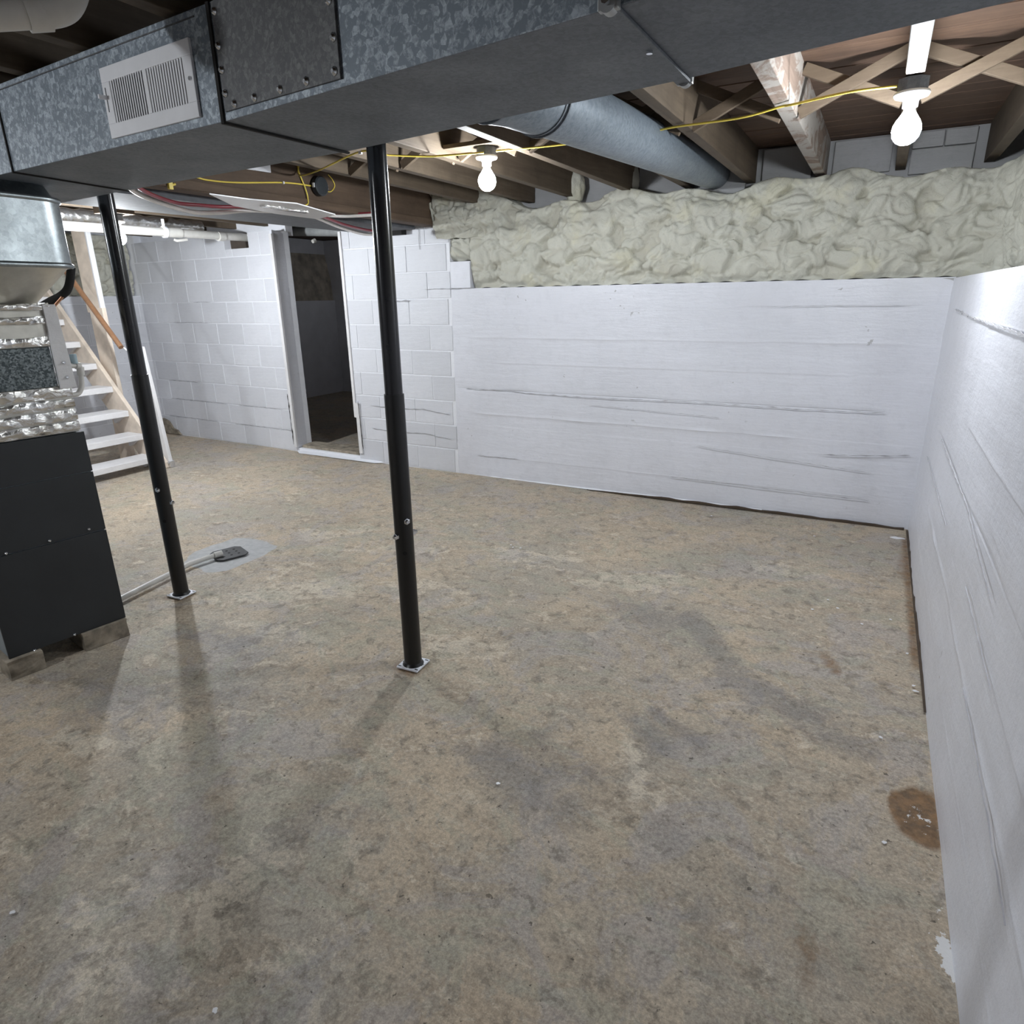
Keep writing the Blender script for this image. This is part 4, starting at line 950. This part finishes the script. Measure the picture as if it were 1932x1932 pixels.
# ------------------------------------------------------------------ FLOOR DRAIN
dp = thing('condensate_pipe', 'white plastic pipe lying on the floor from the furnace to the drain', 'pipe', (-3.35, 2.1, 0))
pts = [at(*q, z=.022) for q in ((150, 1172), (232, 1127), (300, 1093), (360, 1063), (408, 1047))]
part('pipe', MB().tube(pts, .0145, 16), MAT['pvc'], dp)
q0, q1 = at(404, 1048, z=.024), at(419, 1044, z=.024)
part('coupling', MB().tube([q0, q1], .019, 16), MAT['pvc'], dp)
gc = sum((at(*q, z=0) for q in ((413, 1036), (450, 1037), (457, 1042), (438, 1056), (404, 1057))), Vector()) / 5
gr = thing('floor_drain', 'dark square iron drain grate in the pale cement patch', 'drain', (gc.x, gc.y, 0))
m = MB(); oc = []; h = .095; ch = .028; a = -.35
for (x, y) in ((-h + ch, -h), (h - ch, -h), (h, -h + ch), (h, h - ch), (h - ch, h), (-h + ch, h), (-h, h - ch), (-h, -h + ch)):
    oc.append((gc.x + x * math.cos(a) - y * math.sin(a), gc.y + x * math.sin(a) + y * math.cos(a), .001))
m.prism(oc, (0, 0, .007)); go = part('grate', m, MAT['iron'], gr, .001)
for i in range(3):
    for j in range(3):
        x, y = (i - 1) * .045, (j - 1) * .045
        c = Vector((gc.x + x * math.cos(a) - y * math.sin(a), gc.y + x * math.sin(a) + y * math.cos(a), .0082))
        part('hole', MB().tube([c, c + Vector((0, 0, .0006))], .008, 10), MAT['black'], go)

# ------------------------------------------------------------------ STAIRCASE
stn = thing('staircase', 'steep white painted open wooden staircase behind the furnace', 'staircase', (-6.4, 3.4, 0))
noses = [(-5.86, .115), (-6.02, .315), (-6.185, .525), (-6.36, .745), (-6.545, .955), (-6.74, 1.155), (-6.93, 1.36), (-7.11, 1.57)]
for i, (x, z) in enumerate(noses):
    m = MB().box((x - .235, 2.85, z - .055), (x, 3.72, z)); tr_ = part('tread', m, MAT['paint_wood'], stn, .005)
for y0, y1 in ((3.72, 3.76), (2.81, 2.85)):
    sx = -.0
    poly = [(-5.78, y0, 0.0), (-5.78, y0, .055), (-6.06, y0, .40), (-7.38, y0, 1.93), (-7.43, y0, 1.93), (-7.43, y0, 1.60), (-6.10, y0, .03), (-6.08, y0, 0)]
    part('stringer', MB().prism(poly, (0, y1 - y0, 0)), MAT['bright'], stn, .003)
for i, (x, z) in enumerate(noses[:7]):
    for yy in (3.69, 2.85):
        m = MB(); m.prism([(x - .06, yy, z - .055), (x - .22, yy, z - .055), (x - .22, yy, z - .13), (x - .19, yy, z - .13)], (0, .03, 0)); part('cleat', m, MAT['paint_wood'], stn, .002)
nw = thing('newel_board', 'white vertical board at the foot of the stairs, behind the farther post', 'post', (-5.8, 3.8, 0))
part('board', MB().hexa([(-5.93, 3.765, .04), (-5.765, 3.765, .04), (-5.765, 3.80, .04), (-5.93, 3.80, .04), (-5.97, 3.765, 1.12), (-5.87, 3.765, 1.12), (-5.87, 3.80, 1.12), (-5.97, 3.80, 1.12)]), MAT['paint_wood'], nw, .003)
for x in (-5.94, -5.79):
    b = part('bracket', MB().box((x, 3.76, 0), (x + .035, 3.81, .06)), MAT['chrome'], nw, .002)
    part('bolt', MB().tube([(x + .017, 3.762, .045), (x + .017, 3.748, .045)], .012, 6), MAT['chrome'], b)
wp = thing('wall_board', 'tall white board from stair stringer to ceiling beside the handrail', 'board', (-6.5, 3.82, 0))
part('upper_board', MB().box((-6.65, 3.80, 1.42), (-6.44, 3.84, 2.39)), MAT['bright'], wp, .003)
part('lower_board', MB().box((-6.60, 3.79, 0), (-6.395, 3.83, 1.46)), MAT['bright'], wp, .003)
part('edge_strip', MB().box((-6.44, 3.795, 1.44), (-6.415, 3.84, 2.39)), MAT['white_metal'], wp, .003)
hr = thing('handrail', 'brown varnished round wooden handrail above the stairs', 'handrail', (-6.3, 3.68, 1.4))
part('rail', MB().tube([(-7.0, 3.66, 2.20), (-6.567, 3.66, 1.745 - .01), (-6.0, 3.66, 1.12)], .023, 16), MAT['rail'], hr)
part('bracket', MB().tube([(-6.05, 3.68, 1.14), (-6.0, 3.72, 1.08), (-5.95, 3.77, 1.06)], .008, 8), MAT['white_metal'], hr)
